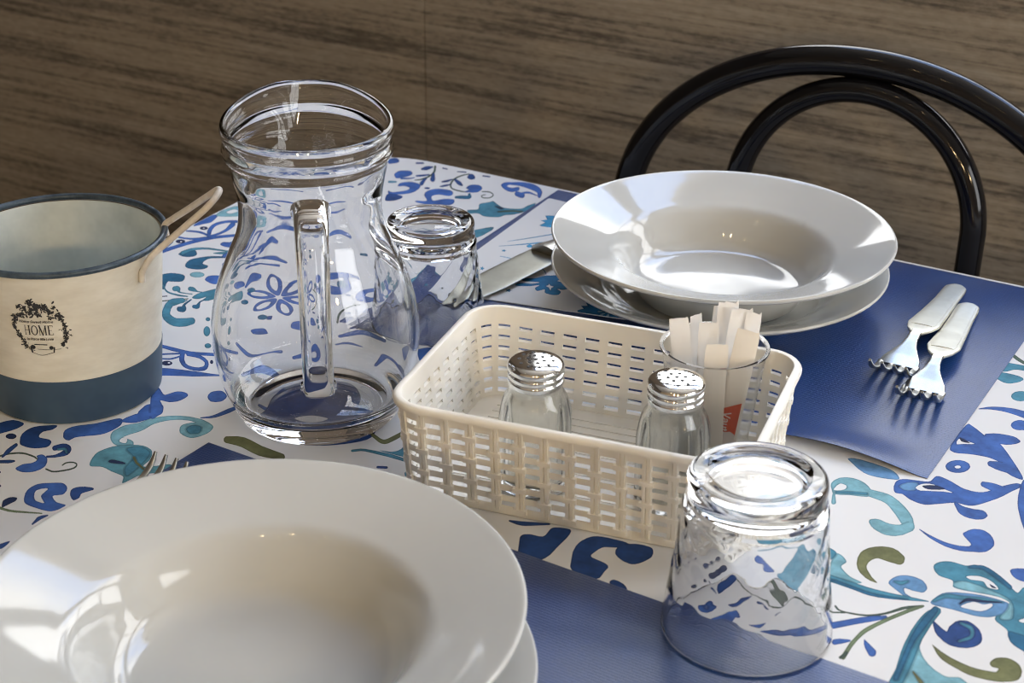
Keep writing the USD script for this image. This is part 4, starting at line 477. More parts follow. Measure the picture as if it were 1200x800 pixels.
["B",[[-6235,9266,-6225,9230,-6223,9190,-6227,9174,-6237,9161,-6269,9139,-6302,9129,-6315,9131,-6339,9147,-6358,9168,-6363,9179,-6369,9206,-6368,9233,-6354,9273,-6322,9329,-6309,9340,-6296,9335,-6249,9289]]],
["DB",[[-6357,8982,-6363,8964,-6379,8948,-6414,8936,-6423,8943,-6431,8960,-6428,9018,-6423,9039,-6414,9050,-6401,9056,-6375,9060,-6364,9051,-6354,9030]]],
["G",[[-6503,9167,-6503,9114,-6492,9066,-6474,9018,-6422,8926,-6418,8914,-6420,8907,-6427,8909,-6441,8924,-6497,9023,-6513,9065,-6527,9122,-6528,9177,-6523,9215,-6513,9248,-6503,9273,-6495,9282,-6465,9307,-6457,9299,-6453,9288,-6484,9250,-6497,9206]]],
["DB",[[-6502,8924,-6503,8916,-6547,8915,-6559,8926,-6564,8942,-6518,8945,-6510,8938]]],
["T",[[-6282,9431,-6283,9417,-6339,9394,-6350,9403,-6360,9423,-6358,9428,-6310,9465,-6295,9453]]],
["B",[[-6414,9488,-6407,9478,-6395,9443,-6393,9423,-6395,9406,-6413,9377,-6442,9352,-6457,9345,-6475,9342,-6515,9345,-6535,9350,-6551,9359,-6564,9372,-6576,9387,-6593,9426,-6602,9468,-6605,9516,-6602,9540,-6596,9562,-6586,9582,-6554,9621,-6496,9676,-6473,9689,-6461,9688,-6447,9678,-6417,9640,-6401,9610,-6404,9609,-6425,9622,-6439,9627,-6453,9625,-6468,9613,-6503,9573,-6528,9534,-6533,9519,-6531,9490,-6521,9470,-6512,9464,-6488,9458,-6463,9458,-6452,9463,-6422,9488]]],
["DB",[[-6671,9389,-6674,9398,-6674,9407,-6670,9415,-6663,9421,-6644,9424,-6636,9421,-6629,9414,-6626,9405,-6626,9396,-6630,9388,-6637,9381,-6656,9379,-6664,9382]]],
["B",[[-6708,9540,-6690,9499,-6684,9458,-6691,9422,-6710,9388,-6738,9363,-6756,9354,-6802,9344,-6843,9345,-6859,9352,-6873,9362,-6895,9388,-6907,9414,-6909,9440,-6906,9452,-6898,9462,-6885,9467,-6825,9473,-6810,9479,-6799,9488,-6784,9513,-6781,9527,-6782,9540,-6789,9557,-6817,9595,-6832,9609,-6845,9614,-6856,9608,-6885,9553,-6897,9539,-6930,9518,-6948,9511,-6965,9508,-6979,9512,-6992,9526,-7005,9548,-7015,9575,-7019,9601,-7014,9624,-6997,9643,-6969,9663,-6936,9681,-6872,9709,-6844,9716,-6815,9720,-6746,9718,-6734,9714,-6726,9709,-6722,9701,-6726,9686,-6737,9679,-6776,9665,-6792,9656,-6797,9643,-6789,9626,-6724,9562]]],
["G",[[-6720,9098,-6720,9044,-6730,8998,-6741,8971,-6771,8921,-6780,8929,-6783,8941,-6758,8994,-6749,9023,-6742,9070,-6743,9104,-6748,9138,-6759,9177,-6786,9240,-6811,9275,-6831,9292,-6843,9297,-6875,9303,-6920,9305,-6941,9304,-6980,9296,-6988,9304,-6991,9316,-6946,9331,-6904,9332,-6855,9324,-6823,9306,-6797,9280,-6762,9226,-6736,9163]]],
["DB",[[-6654,8933,-6655,8927,-6721,8897,-6732,8904,-6740,8921,-6738,8925,-6668,8948,-6660,8943]]],
["B",[[-6927,8479,-6927,8486,-6921,8503,-6908,8520,-6875,8547,-6859,8556,-6839,8557,-6825,8553,-6775,8516,-6774,8509,-6778,8499,-6801,8474,-6834,8452,-6865,8442,-6876,8442,-6903,8457,-6918,8466]]],
["DB",[[-6917,8688,-6928,8688,-6958,8739,-6957,8745,-6949,8753,-6928,8763,-6922,8762,-6892,8711,-6893,8705,-6901,8697]]],
["B",[[-6584,8685,-6620,8675,-6660,8673,-6676,8677,-6689,8687,-6711,8719,-6721,8752,-6719,8765,-6703,8789,-6682,8808,-6671,8813,-6644,8819,-6617,8818,-6577,8804,-6521,8772,-6510,8759,-6515,8746,-6561,8699]]],
["T",[[-6419,8732,-6433,8733,-6456,8789,-6447,8800,-6427,8810,-6422,8808,-6385,8760,-6397,8745]]],
["DB",[[-6461,9121,-6452,9124,-6443,9124,-6435,9120,-6429,9113,-6426,9094,-6429,9086,-6436,9079,-6445,9076,-6454,9076,-6462,9080,-6469,9087,-6471,9106,-6468,9114]]],
["DB",[[-6942,9342,-6950,9342,-6962,9404,-6955,9412,-6938,9420,-6934,9419,-6922,9357,-6929,9348]]],
["T",[[-6201,9641,-6212,9648,-6245,9695,-6260,9702,-6278,9698,-6344,9662,-6364,9656,-6380,9659,-6395,9667,-6432,9697,-6474,9711,-6476,9719,-6472,9731,-6436,9780,-6401,9843,-6396,9860,-6396,9878,-6409,9926,-6433,9975,-6446,9992,-6461,10001,-6477,10005,-6530,10008,-6599,10027,-6614,10034,-6615,10040,-6568,10055,-6529,10061,-6490,10066,-6456,10066,-6426,10061,-6367,10041,-6319,10017,-6303,10005,-6261,9956,-6248,9950,-6207,9940,-6195,9931,-6184,9915,-6163,9872,-6152,9830,-6154,9812,-6178,9764,-6180,9749,-6176,9736,-6147,9701,-6145,9691,-6151,9678,-6174,9652,-6189,9643]]],
["B",[[-7815,9727,-7788,9737,-7752,9745,-7691,9750,-7660,9747,-7490,9700,-7470,9682,-7460,9665,-7459,9652,-7466,9648,-7562,9673,-7592,9678,-7652,9681,-7707,9674,-7735,9668,-7762,9658,-7786,9644,-7803,9627,-7815,9604,-7822,9573,-7833,9429,-7840,9425,-7853,9431,-7867,9445,-7879,9468,-7877,9628,-7871,9661,-7860,9688,-7839,9712]]],
["B",[[-7738,9485,-7724,9515,-7702,9543,-7676,9562,-7646,9574,-7502,9604,-7483,9591,-7467,9567,-7465,9559,-7468,9551,-7605,9521,-7636,9509,-7662,9491,-7679,9469,-7693,9440,-7733,9301,-7740,9297,-7753,9303,-7766,9317,-7778,9340]]],
["B",[[-6916,8241,-6917,8252,-6911,8256,-6736,8199,-6697,8191,-6656,8188,-6618,8192,-6583,8200,-6427,8257,-6411,8248,-6402,8235,-6398,8223,-6401,8216,-6546,8151,-6588,8139,-6627,8135,-6668,8139,-6716,8151,-6759,8165,-6891,8214,-6909,8228]]],
["B",[[-6249,8885,-6226,8912,-6201,8927,-6163,8934,-6127,8931,-5959,8893,-5943,8877,-5936,8857,-5937,8852,-5943,8848,-6095,8866,-6130,8865,-6155,8860,-6181,8846,-6203,8826,-6254,8753,-6275,8726,-6279,8726,-6290,8731,-6301,8743,-6308,8757,-6308,8768]]],
["B",[[-7494,10452,-7489,10482,-7472,10509,-7442,10519,-7414,10517,-7272,10473,-7246,10447,-7235,10424,-7233,10407,-7236,10402,-7242,10401,-7362,10416,-7381,10415,-7401,10406,-7412,10393,-7421,10370,-7447,10248,-7454,10243,-7467,10250,-7481,10266,-7493,10292]]],
["B",[[-8079,10247,-8062,10280,-8035,10310,-8001,10322,-7954,10325,-7770,10298,-7749,10284,-7736,10266,-7730,10249,-7730,10243,-7737,10238,-7906,10239,-7937,10235,-7969,10222,-7996,10201,-8014,10177,-8047,10110,-8075,10036,-8082,10032,-8096,10039,-8111,10054,-8124,10080,-8098,10163]]],
["B",[[-8325,10695,-8304,10734,-8281,10756,-8242,10763,-8205,10756,-8079,10705,-8035,10693,-8012,10671,-8001,10651,-7999,10636,-8001,10633,-8006,10632,-8083,10655,-8156,10670,-8186,10670,-8211,10662,-8235,10642,-8251,10617,-8301,10503,-8318,10467,-8321,10463,-8326,10463,-8340,10470,-8356,10487,-8367,10506,-8370,10520]]],
["B",[[-7783,11020,-7761,11060,-7738,11081,-7702,11087,-7658,11075,-7548,11020,-7510,11007,-7488,10984,-7478,10964,-7476,10949,-7479,10945,-7484,10945,-7556,10972,-7622,10991,-7649,10992,-7673,10985,-7696,10965,-7713,10940,-7766,10823,-7784,10787,-7787,10783,-7791,10782,-7805,10790,-7820,10807,-7831,10827,-7833,10842]]],
["B",[[-8170,11197,-8146,11234,-8120,11258,-8086,11273,-8042,11282,-7959,11285,-7879,11294,-7872,11292,-7856,11278,-7842,11257,-7835,11238,-7838,11227,-7957,11213,-7995,11204,-8030,11192,-8061,11175,-8089,11153,-8113,11125,-8133,11098,-8190,10996,-8192,10992,-8197,10991,-8212,11000,-8228,11017,-8239,11038,-8242,11053,-8204,11123]]],
["B",[[-7594,9239,-7595,9268,-7583,9286,-7571,9293,-7494,9302,-7479,9294,-7456,9267,-7451,9258,-7449,9242,-7498,9198,-7508,9182,-7510,9161,-7503,9108,-7496,9085,-7499,9077,-7509,9077,-7515,9081,-7534,9102,-7544,9130,-7583,9205]]],
["B",[[-7981,9969,-7976,9998,-7971,10004,-7959,10011,-7951,10012,-7933,10010,-7834,9966,-7820,9955,-7803,9929,-7800,9921,-7803,9912,-7877,9916,-7886,9914,-7895,9907,-7901,9897,-7909,9852,-7911,9770,-7914,9766,-7924,9768,-7939,9779,-7956,9804,-7960,9840,-7979,9942]]],
["B",[[-6189,8631,-6186,8661,-6173,8680,-6151,8685,-6122,8678,-6026,8633,-6011,8615,-6008,8598,-6015,8594,-6091,8599,-6114,8594,-6121,8586,-6134,8558,-6146,8521,-6148,8500,-6154,8496,-6159,8497,-6175,8512,-6183,8532,-6181,8553]]],
["B",[[-6269,8297,-6260,8314,-6242,8332,-6224,8339,-6196,8342,-6096,8332,-6081,8318,-6073,8299,-6076,8292,-6155,8274,-6191,8260,-6206,8250,-6234,8225,-6256,8198,-6267,8181,-6273,8177,-6283,8182,-6293,8192,-6301,8211,-6290,8233]]],
["DT",[[-7380,9094,-7371,9076,-7368,9058,-7373,9042,-7378,9035,-7393,9026,-7411,9025,-7421,9027,-7439,9035,-7455,9050,-7464,9068,-7467,9086,-7462,9103,-7450,9114,-7442,9118,-7433,9120,-7414,9118,-7396,9109]]],
["DT",[[-6919,9457,-6910,9439,-6908,9420,-6913,9403,-6919,9397,-6933,9388,-6951,9386,-6961,9388,-6979,9398,-6994,9413,-7003,9431,-7005,9450,-7000,9467,-6988,9479,-6980,9483,-6971,9484,-6952,9482,-6934,9472]]],
["DT",[[-6947,8725,-6938,8708,-6937,8691,-6942,8676,-6947,8669,-6961,8661,-6987,8661,-7005,8669,-7019,8682,-7028,8699,-7030,8716,-7024,8732,-7013,8743,-7005,8746,-6979,8747,-6961,8738]]],
["DT",[[-6758,9553,-6749,9534,-6748,9515,-6753,9498,-6759,9492,-6773,9483,-6791,9482,-6801,9484,-6819,9493,-6833,9508,-6842,9527,-6844,9546,-6838,9563,-6826,9575,-6818,9579,-6810,9580,-6791,9578,-6773,9568]]],
["DT",[[-6972,10269,-6962,10249,-6960,10227,-6966,10209,-6972,10202,-6987,10193,-7006,10192,-7016,10194,-7035,10205,-7051,10222,-7060,10243,-7063,10264,-7057,10282,-7044,10295,-7036,10299,-7027,10300,-7007,10297,-6988,10286]]],
["DT",[[-7277,8861,-7268,8844,-7266,8826,-7271,8811,-7276,8804,-7290,8796,-7317,8796,-7335,8804,-7350,8818,-7360,8835,-7362,8853,-7357,8869,-7346,8880,-7338,8884,-7310,8884,-7292,8875]]],
["DT",[[-6473,8877,-6465,8860,-6464,8843,-6470,8828,-6475,8821,-6488,8813,-6505,8811,-6523,8816,-6538,8827,-6549,8843,-6554,8860,-6552,8877,-6543,8891,-6537,8896,-6521,8901,-6503,8899,-6487,8891]]],
["DT",[[-7528,10036,-7518,10016,-7515,9995,-7520,9977,-7526,9970,-7541,9961,-7560,9959,-7571,9962,-7591,9972,-7607,9989,-7618,10009,-7621,10030,-7616,10049,-7603,10061,-7595,10065,-7585,10067,-7565,10064,-7545,10053]]],
["B",[[-5839,8594,-5837,8628,-5822,8646,-5794,8652,-5772,8648,-5735,8636,-5699,8614,-5680,8598,-5667,8586,-5642,8552,-5623,8514,-5588,8400,-5587,8391,-5592,8380,-5604,8381,-5612,8386,-5626,8402,-5684,8517,-5708,8531,-5729,8540,-5759,8544,-5766,8541,-5769,8532,-5770,8512,-5760,8413,-5753,8375,-5754,8370,-5760,8367,-5770,8371,-5779,8382,-5786,8395,-5793,8431,-5831,8551]]],
["B",[[-6419,7980,-6404,8004,-6389,8014,-6359,8017,-6321,8008,-6190,7953,-6169,7929,-6165,7919,-6164,7905,-6173,7900,-6285,7924,-6310,7927,-6326,7925,-6340,7919,-6352,7908,-6396,7842,-6406,7842,-6426,7858,-6436,7881]]],
["B",[[-6135,7574,-6135,7583,-6130,7587,-5957,7583,-5806,7596,-5799,7595,-5785,7584,-5773,7568,-5768,7552,-5772,7542,-5838,7522,-5892,7510,-5918,7509,-5978,7517,-6114,7550,-6129,7562]]],
["B",[[-5595,7835,-5584,7864,-5565,7889,-5538,7900,-5515,7899,-5408,7864,-5388,7845,-5379,7820,-5380,7813,-5388,7809,-5476,7816,-5491,7814,-5508,7806,-5522,7792,-5536,7772,-5595,7660,-5601,7657,-5610,7661,-5619,7670,-5626,7687]]],
["DB",[[-6140,7754,-6171,7860,-6184,7919,-6192,7975,-6192,8025,-6182,8070,-6165,8111,-6142,8148,-6114,8179,-6081,8203,-6044,8221,-6000,8232,-5953,8237,-5905,8234,-5859,8222,-5813,8201,-5767,8170,-5722,8133,-5679,8092,-5641,8049,-5608,8000,-5530,7835,-5505,7802,-5479,7790,-5452,7795,-5403,7815,-5383,7810,-5366,7789,-5349,7759,-5336,7723,-5331,7685,-5338,7648,-5359,7610,-5391,7569,-5431,7527,-5475,7488,-5519,7456,-5565,7428,-5614,7404,-5666,7384,-5718,7368,-5766,7359,-5814,7354,-5863,7355,-5910,7362,-5951,7373,-5985,7391,-6008,7417,-6022,7451,-6041,7530,-6053,7568,-6107,7674,-6124,7712]]],
["w",[[-5814,7555,-5818,7572,-5811,7597,-5798,7623,-5781,7646,-5762,7662,-5738,7671,-5708,7676,-5676,7677,-5649,7672,-5633,7662,-5629,7643,-5632,7614,-5642,7583,-5656,7556,-5673,7538,-5698,7531,-5731,7530,-5766,7535,-5797,7544]]],
["DB",[[-5626,8473,-5644,8509,-5656,8542,-5662,8569,-5661,8589,-5654,8600,-5639,8601,-5615,8593,-5586,8578,-5556,8557,-5530,8530,-5505,8493,-5456,8396,-5424,8313,-5414,8258,-5416,8238,-5424,8230,-5439,8236,-5468,8264,-5508,8312,-5595,8427]]],
["DB",[[-2793,7218,-2807,7243,-2824,7304,-2824,7341,-2816,7356,-2809,7358,-2790,7356,-2781,7351,-2775,7345,-2772,7336,-2771,7313,-2780,7253,-2789,7222]]],
["DB",[[-2753,7208,-2729,7236,-2695,7266,-2683,7272,-2676,7268,-2672,7258,-2671,7231,-2673,7221,-2680,7213,-2701,7199,-2722,7192,-2740,7193,-2748,7196,-2753,7201]]],
["DB",[[-2873,7204,-2870,7212,-2853,7222,-2841,7224,-2833,7221,-2822,7213,-2810,7200,-2808,7189,-2811,7185,-2861,7186,-2869,7192]]],
["B",[[-2835,7025,-2842,7055,-2841,7077,-2828,7091,-2812,7098,-2807,7097,-2803,7083,-2806,7053,-2824,7030]]],
["B",[[-2761,6980,-2762,6990,-2754,7017,-2718,7099,-2701,7118,-2682,7134,-2672,7137,-2662,7137,-2652,7132,-2630,7109,-2617,7087,-2617,7080,-2633,7063,-2638,7052,-2641,6973,-2646,6961,-2655,6956,-2667,6956,-2708,6967,-2745,6971,-2755,6974]]],
["B",[[-2576,7045,-2571,7052,-2541,7072,-2514,7081,-2509,7075,-2504,7049,-2506,7037,-2510,7029,-2521,7028,-2555,7034,-2570,7040]]],
["B",[[-2331,7109,-2273,7168,-2225,7239,-2163,7318,-2155,7323,-2144,7317,-2133,7294,-2136,7272,-2187,7229,-2206,7209,-2251,7133,-2281,7100,-2316,7071,-2373,7033,-2427,7008,-2481,6986,-2485,6988,-2485,6997,-2402,7052]]],
["G",[[-2771,7324,-2772,7331,-2768,7334,-2669,7300,-2625,7293,-2597,7294,-2569,7300,-2493,7335,-2434,7351,-2404,7354,-2388,7351,-2337,7335,-2320,7332,-2302,7333,-2265,7347,-2185,7393,-2181,7391,-2178,7385,-2180,7378,-2241,7345,-2280,7327,-2299,7322,-2318,7320,-2335,7323,-2385,7337,-2401,7338,-2431,7336,-2487,7321,-2562,7282,-2593,7275,-2621,7276,-2683,7289,-2766,7319]]],
["G",[[-2649,7439,-2648,7444,-2644,7447,-2604,7436,-2581,7422,-2556,7398,-2502,7338,-2499,7332,-2499,7325,-2505,7325,-2584,7398,-2604,7410,-2643,7425]]],
["DB",[[-2596,7215,-2565,7238,-2557,7229,-2558,7221,-2580,7191,-2585,7188,-2594,7194,-2598,7208]]],
["DB",[[-2494,7223,-2490,7233,-2480,7243,-2458,7251,-2456,7249,-2455,7242,-2473,7211,-2480,7167,-2485,7162,-2491,7167,-2494,7174]]],
["DB",[[-3112,7376,-3107,7411,-3104,7413,-3097,7413,-3086,7400,-3082,7388,-3084,7378,-3102,7366,-3106,7367]]],
["N",[[-2931,7455,-2927,7436,-2931,7419,-2942,7411,-2956,7413,-2968,7425,-2973,7437,-2975,7456,-2971,7467,-2965,7474,-2951,7475,-2942,7470]]],
["N",[[-2978,7296,-2975,7284,-2978,7274,-2988,7268,-2997,7272,-3006,7289,-3005,7300,-3002,7305,-2991,7308,-2985,7305]]],
["N",[[-2933,7334,-2930,7322,-2933,7312,-2943,7306,-2952,7310,-2961,7327,-2960,7338,-2956,7344,-2946,7346,-2940,7343]]],
["B",[[-2689,7597,-2685,7570,-2690,7552,-2700,7539,-2714,7531,-2729,7530,-2749,7541,-2762,7565,-2763,7583,-2758,7601,-2748,7614,-2734,7622,-2719,7623,-2705,7617]]],
["T",[[-2861,7818,-2858,7851,-2852,7869,-2843,7886,-2831,7899,-2815,7907,-2749,7914,-2726,7923,-2704,7939,-2659,7987,-2636,8007,-2611,8016,-2585,8011,-2558,7996,-2483,7939,-2429,7916,-2418,7903,-2412,7882,-2413,7847,-2475,7554,-2475,7533,-2467,7513,-2424,7464,-2418,7450,-2421,7435,-2429,7420,-2440,7407,-2454,7399,-2469,7397,-2488,7404,-2510,7419,-2555,7458,-2586,7490,-2607,7519,-2613,7532,-2613,7546,-2606,7557,-2574,7575,-2559,7587,-2551,7606,-2552,7634,-2567,7709,-2579,7746,-2593,7775,-2610,7797,-2630,7815,-2653,7829,-2674,7837,-2694,7840,-2710,7834,-2767,7772,-2793,7761,-2816,7760,-2826,7763,-2845,7779,-2859,7804]]],
["B",[[-5728,8833,-5736,8848,-5737,8859,-5735,8868,-5717,8894,-5697,8916,-5674,8930,-5663,8932,-5638,8928,-5620,8914,-5614,8890,-5615,8837,-5610,8744,-5612,8718,-5620,8708,-5637,8718,-5661,8743,-5688,8776]]],
["T",[[-5348,7500,-5308,7539,-5280,7550,-5217,7562,-5112,7576,-5059,7576,-4956,7566,-4947,7560,-4940,7545,-4945,7540,-5111,7537,-5264,7523,-5291,7513,-5331,7476,-5341,7482,-5348,7494]]],
["T",[[-5199,7576,-5198,7579,-5140,7594,-5124,7602,-5108,7620,-5102,7631,-5096,7658,-5109,7753,-5102,7758,-5080,7741,-5014,7667,-4985,7630,-4970,7604,-4971,7591,-4983,7586,-5151,7576]]],
["O",[[-5360,7719,-5362,7735,-5356,7738,-5275,7703,-5253,7700,-5246,7704,-5236,7723,-5220,7798,-5205,7881,-5199,7885,-5185,7876,-5177,7864,-5174,7852,-5183,7749,-5199,7682,-5204,7670,-5214,7658,-5229,7653,-5242,7654,-5264,7661,-5347,7703]]],
["DB",[[-5107,7408,-5105,7416,-5054,7441,-5045,7435,-5038,7423,-5040,7415,-5091,7391,-5101,7396]]],
["T",[[-4924,7432,-4925,7459,-4922,7474,-4917,7485,-4910,7490,-4897,7486,-4860,7461,-4844,7447,-4837,7435,-4839,7424,-4848,7413,-4861,7404,-4886,7393,-4895,7396,-4904,7402,-4920,7422]]]],"nap":[["C",[[-6048,10892,-5904,11093,-5901,11094,-5896,11088,-5893,11078,-5922,11038,-6040,10880,-6137,10764,-6141,10771]]],
["C",[[-6068,10730,-5919,10881,-5876,10920,-5872,10918,-5866,10904,-5919,10845,-6043,10734,-6148,10649,-6150,10655]]],
["C",[[-5971,10764,-5971,10779,-5963,10802,-5958,10803,-5941,10796,-5934,10796,-5895,10831,-5893,10817,-5898,10793,-5907,10774,-5923,10756,-5940,10745,-5947,10745,-5962,10752]]],
["C",[[-6054,10605,-6062,10592,-6054,10576,-6070,10583,-6080,10572,-6081,10589,-6096,10598,-6081,10602,-6079,10619,-6069,10604]]],
["C",[[-6027,10230,-6031,10214,-6017,10188,-6035,10203,-6043,10191,-6050,10216,-6068,10234,-6054,10235,-6058,10258,-6042,10233]]],
["Cd",[[-5651,9991,-5663,9974,-5653,9953,-5672,9961,-5687,9947,-5687,9969,-5706,9981,-5687,9986,-5684,10008,-5671,9989]]],
["C",[[-6042,10482,-6046,10490,-6011,10496,-5981,10498,-5922,10493,-5917,10485,-5987,10488]]],
["Cd",[[-5739,10459,-5743,10467,-5702,10470,-5682,10463,-5662,10453,-5621,10421,-5577,10366,-5575,10359,-5578,10360,-5621,10411,-5659,10441,-5697,10457]]],
["Cd",[[-5698,10191,-5697,10206,-5677,10233,-5628,10260,-5617,10270,-5607,10283,-5584,10332,-5570,10351,-5541,10366,-5495,10404,-5479,10416,-5466,10420,-5455,10417,-5446,10408,-5439,10396,-5431,10370,-5432,10357,-5451,10316,-5453,10307,-5449,10303,-5421,10304,-5410,10302,-5383,10289,-5345,10262,-5327,10233,-5324,10215,-5325,10207,-5340,10187,-5354,10180,-5381,10181,-5384,10179,-5347,10156,-5339,10147,-5331,10126,-5330,10094,-5339,10081,-5363,10069,-5389,10067,-5418,10070,-5429,10074,-5438,10083,-5455,10119,-5460,10124,-5467,10119,-5486,10081,-5493,10075,-5501,10076,-5519,10090,-5532,10110,-5534,10123,-5528,10166,-5530,10171,-5537,10168,-5582,10120,-5606,10104,-5652,10081,-5679,10076,-5683,10080,-5686,10099,-5679,10126,-5671,10137,-5659,10144,-5605,10158,-5591,10165,-5567,10188,-5553,10211,-5555,10216,-5566,10214,-5648,10181,-5674,10180,-5685,10182]]],
["w",[[-5482,10229,-5457,10205,-5428,10202,-5431,10171,-5416,10130,-5450,10170,-5480,10181,-5473,10205]]],
["C",[[-6088,11178,-6075,11255,-6128,11271,-6110,11291,-6091,11316,-6144,11380,-6125,11398,-6056,11428,-6016,11433,-5968,11410,-5928,11367,-5915,11297,-5924,11230,-5964,11194,-6015,11176,-6058,11169]]],
["Cd",[[-5090,9923,-5080,9952,-5064,9976,-5104,10009,-5063,10033,-5105,10084,-5077,10095,-5038,10104,-4999,10147,-4953,10117,-4909,10151,-4877,10087,-4804,10093,-4813,10051,-4722,10049,-4695,10022,-4652,9945,-4653,9909,-4717,9886,-4855,9856,-4907,9848,-4957,9851,-5005,9863,-5055,9891]]],
["Cl",[[-4875,10033,-4863,10050,-4845,10066,-4834,10057,-4833,10042,-4855,10034]]],
["Cl",[[-4869,10013,-4850,10015,-4829,10010,-4827,9995,-4835,9984,-4855,9997]]],
["Cl",[[-4878,9997,-4864,9982,-4852,9959,-4860,9948,-4872,9947,-4878,9974]]],
["Cl",[[-4898,9995,-4896,9972,-4901,9944,-4914,9943,-4924,9953,-4913,9978]]],
["Cl",[[-4917,10008,-4929,9990,-4947,9974,-4958,9983,-4960,9998,-4937,10007]]],
["Cl",[[-4923,10027,-4942,10026,-4964,10031,-4966,10046,-4958,10057,-4938,10044]]],
["Cl",[[-4914,10043,-4928,10058,-4941,10082,-4932,10093,-4920,10094,-4914,10067]]],
["Cl",[[-4894,10045,-4896,10069,-4891,10096,-4878,10098,-4868,10088,-4879,10063]]],
["Cl",[[-4880,10030,-4876,10015,-4882,10000,-4888,9996,-4895,9996,-4907,10002,-4914,10015,-4916,10025,-4911,10041,-4904,10044,-4897,10044,-4889,10041]]]]}'''
# ------------------------------------------------------------------ table
TX0, TX1, TY0, TY1 = -.845, .36, .30, 1.20
t = thing('table', 'dark wooden dining table hidden under the patterned cloth', 'table')
part(t, 'tabletop', rbox(TX0 + .03, TX1 - .03, TY0 + .03, TY1 - .03, TZ - .034, TZ - .0025, .004), TIMBER)
for x in (TX0 + .12, TX1 - .12):
    for y in (TY0 + .10, TY1 - .16): part(t, 'leg', rbox(x - .025, x + .025, y - .025, y + .025, 0, TZ - .034, .004), TIMBER)

def rrect(x0, x1, y0, y1, r, n=16): return box(x0 + r, y0 + r, x1 - r, y1 - r).buffer(r, n)
PRINT = json.loads(PRINT_DATA)
INKS = {'B': lin(58, 98, 172), 'DB': lin(32, 68, 130), 'N': lin(24, 42, 84), 'T': lin(66, 130, 156), 'T2': lin(92, 152, 170), 'DT': lin(34, 96, 132), 'L': lin(120, 172, 188), 'LB': lin(96, 142, 188),
        'O': lin(108, 112, 74), 'G': lin(70, 90, 80), 'G2': lin(108, 126, 96), 'C': lin(66, 156, 206), 'Cd': lin(40, 118, 172), 'Cl': lin(150, 196, 222), 'w': lin(222, 224, 227)}
def decode(rows):
    out = []
    for c, rings in rows:
        rr = [np.array(q, float).reshape(-1, 2) * 1e-4 for q in rings]
        g = Polygon(rr[0], rr[1:]).buffer(0)
        if not g.is_empty: out.append((c, g))
    return out

def print_mesh(sheet, shapes, z):
    """Triangulates the sheet with every printed patch as its own region; returns the mesh arrays and per-vertex colours."""
    taken, per = Polygon(), {}
    for c, g in reversed(shapes):
        v = g.intersection(sheet).difference(taken)
        if not v.is_empty: per.setdefault(c, []).append(v)
        taken = taken.union(g)
    per.setdefault('w', []).append(sheet.difference(taken))
    V, F, C, K, n = [], [], [], [], 0
    for c, gs in per.items():
        u = unary_union(gs)
        if u.is_empty: continue
        pieces = [(u, 1.0)]
        if c != 'w':                                     # the ink has pooled along the edge of every brush stroke
            core = u.buffer(-.0008).simplify(.0001); pieces = [(core, 1.06), (u.difference(core), .74)]
        for g, tone in pieces:
            if g.is_empty: continue
            v, f = tri(g)
            V.append(np.c_[v, np.full(len(v), z)]); F.append(f + n); n += len(v)
            C.append(np.tile(np.array(INKS[c]) * tone, (len(v), 1))); K.append(np.full(len(v), 0.0 if c == 'w' else 1.0))
    return np.vstack(V), np.vstack(F), np.vstack(C), np.hstack(K)

def put_print(prim, C, K):
    api = UsdGeom.PrimvarsAPI(prim)
    api.CreatePrimvar('print', Sdf.ValueTypeNames.Color3fArray, 'vertex').Set([Gf.Vec3f(*map(float, c)) for c in C])
    api.CreatePrimvar('ink', Sdf.ValueTypeNames.FloatArray, 'vertex').Set([float(k) for k in K])

motifs = decode(PRINT['cloth'])
seen = Polygon([(-.552, .475), (-.122, .726), (-.248, 1.215), (-.9, 1.215), (-.9, .80), (-.762, .655), (-.640, .545)])
far_side = []
for dx, dy in ((.47, .03), (.93, -.10), (.40, -.42), (-.12, -.40), (-.47, -.16), (.02, -.62)):
    placed = unary_union([h for _, h in far_side]) if far_side else Polygon()
    for c, g in motifs:
        h = affinity.translate(g, dx, dy).difference(seen)
        if not h.is_empty and not h.intersects(placed): far_side.append((c, h))
sheet = rrect(TX0, TX1, TY0, TY1, .085)
V, F, C, K = print_mesh(sheet, far_side + motifs, TZ)
# the hanging edge of the cloth: rounded over and dropping
ring = np.array(sheet.exterior.coords)[:-1]
cen = np.array([(TX0 + TX1) / 2, (TY0 + TY1) / 2]); nr = len(ring)
tg = np.roll(ring, -1, 0) - np.roll(ring, 1, 0); nrm = np.stack([tg[:, 1], -tg[:, 0]], 1); nrm /= np.linalg.norm(nrm, axis=1, keepdims=True)
nrm *= np.sign((nrm * (ring - cen)).sum(1))[:, None]
arc = np.r_[0, np.cumsum(np.linalg.norm(np.diff(ring, axis=0), axis=1))]
rows = []
for off, z in ((0, 0), (.0015, -.0006), (.0026, -.002), (.003, -.005), (.006, -.06), (.012, -.13), (.016, -.20)):
    wave = max(0, -z - .02) * .10
    rows.append(np.c_[ring + nrm * (off + wave * np.sin(arc / .045))[:, None], np.full(nr, TZ + z)])
sk = trimesh.Trimesh(np.vstack(rows), grid_faces(len(rows), nr, True), process=False)
F2 = sk.faces + len(V); V = np.vstack([V, sk.vertices]); F = np.vstack([F, F2])
C = np.vstack([C, np.tile(INKS['w'], (len(sk.vertices), 1))]); K = np.r_[K, np.zeros(len(sk.vertices))]
tc = solo('tablecloth', (V, F), CLOTH, 'white tablecloth printed with blue, teal and olive floral scrolls', 'tablecloth', smooth=False)
put_print(tc, C, K)

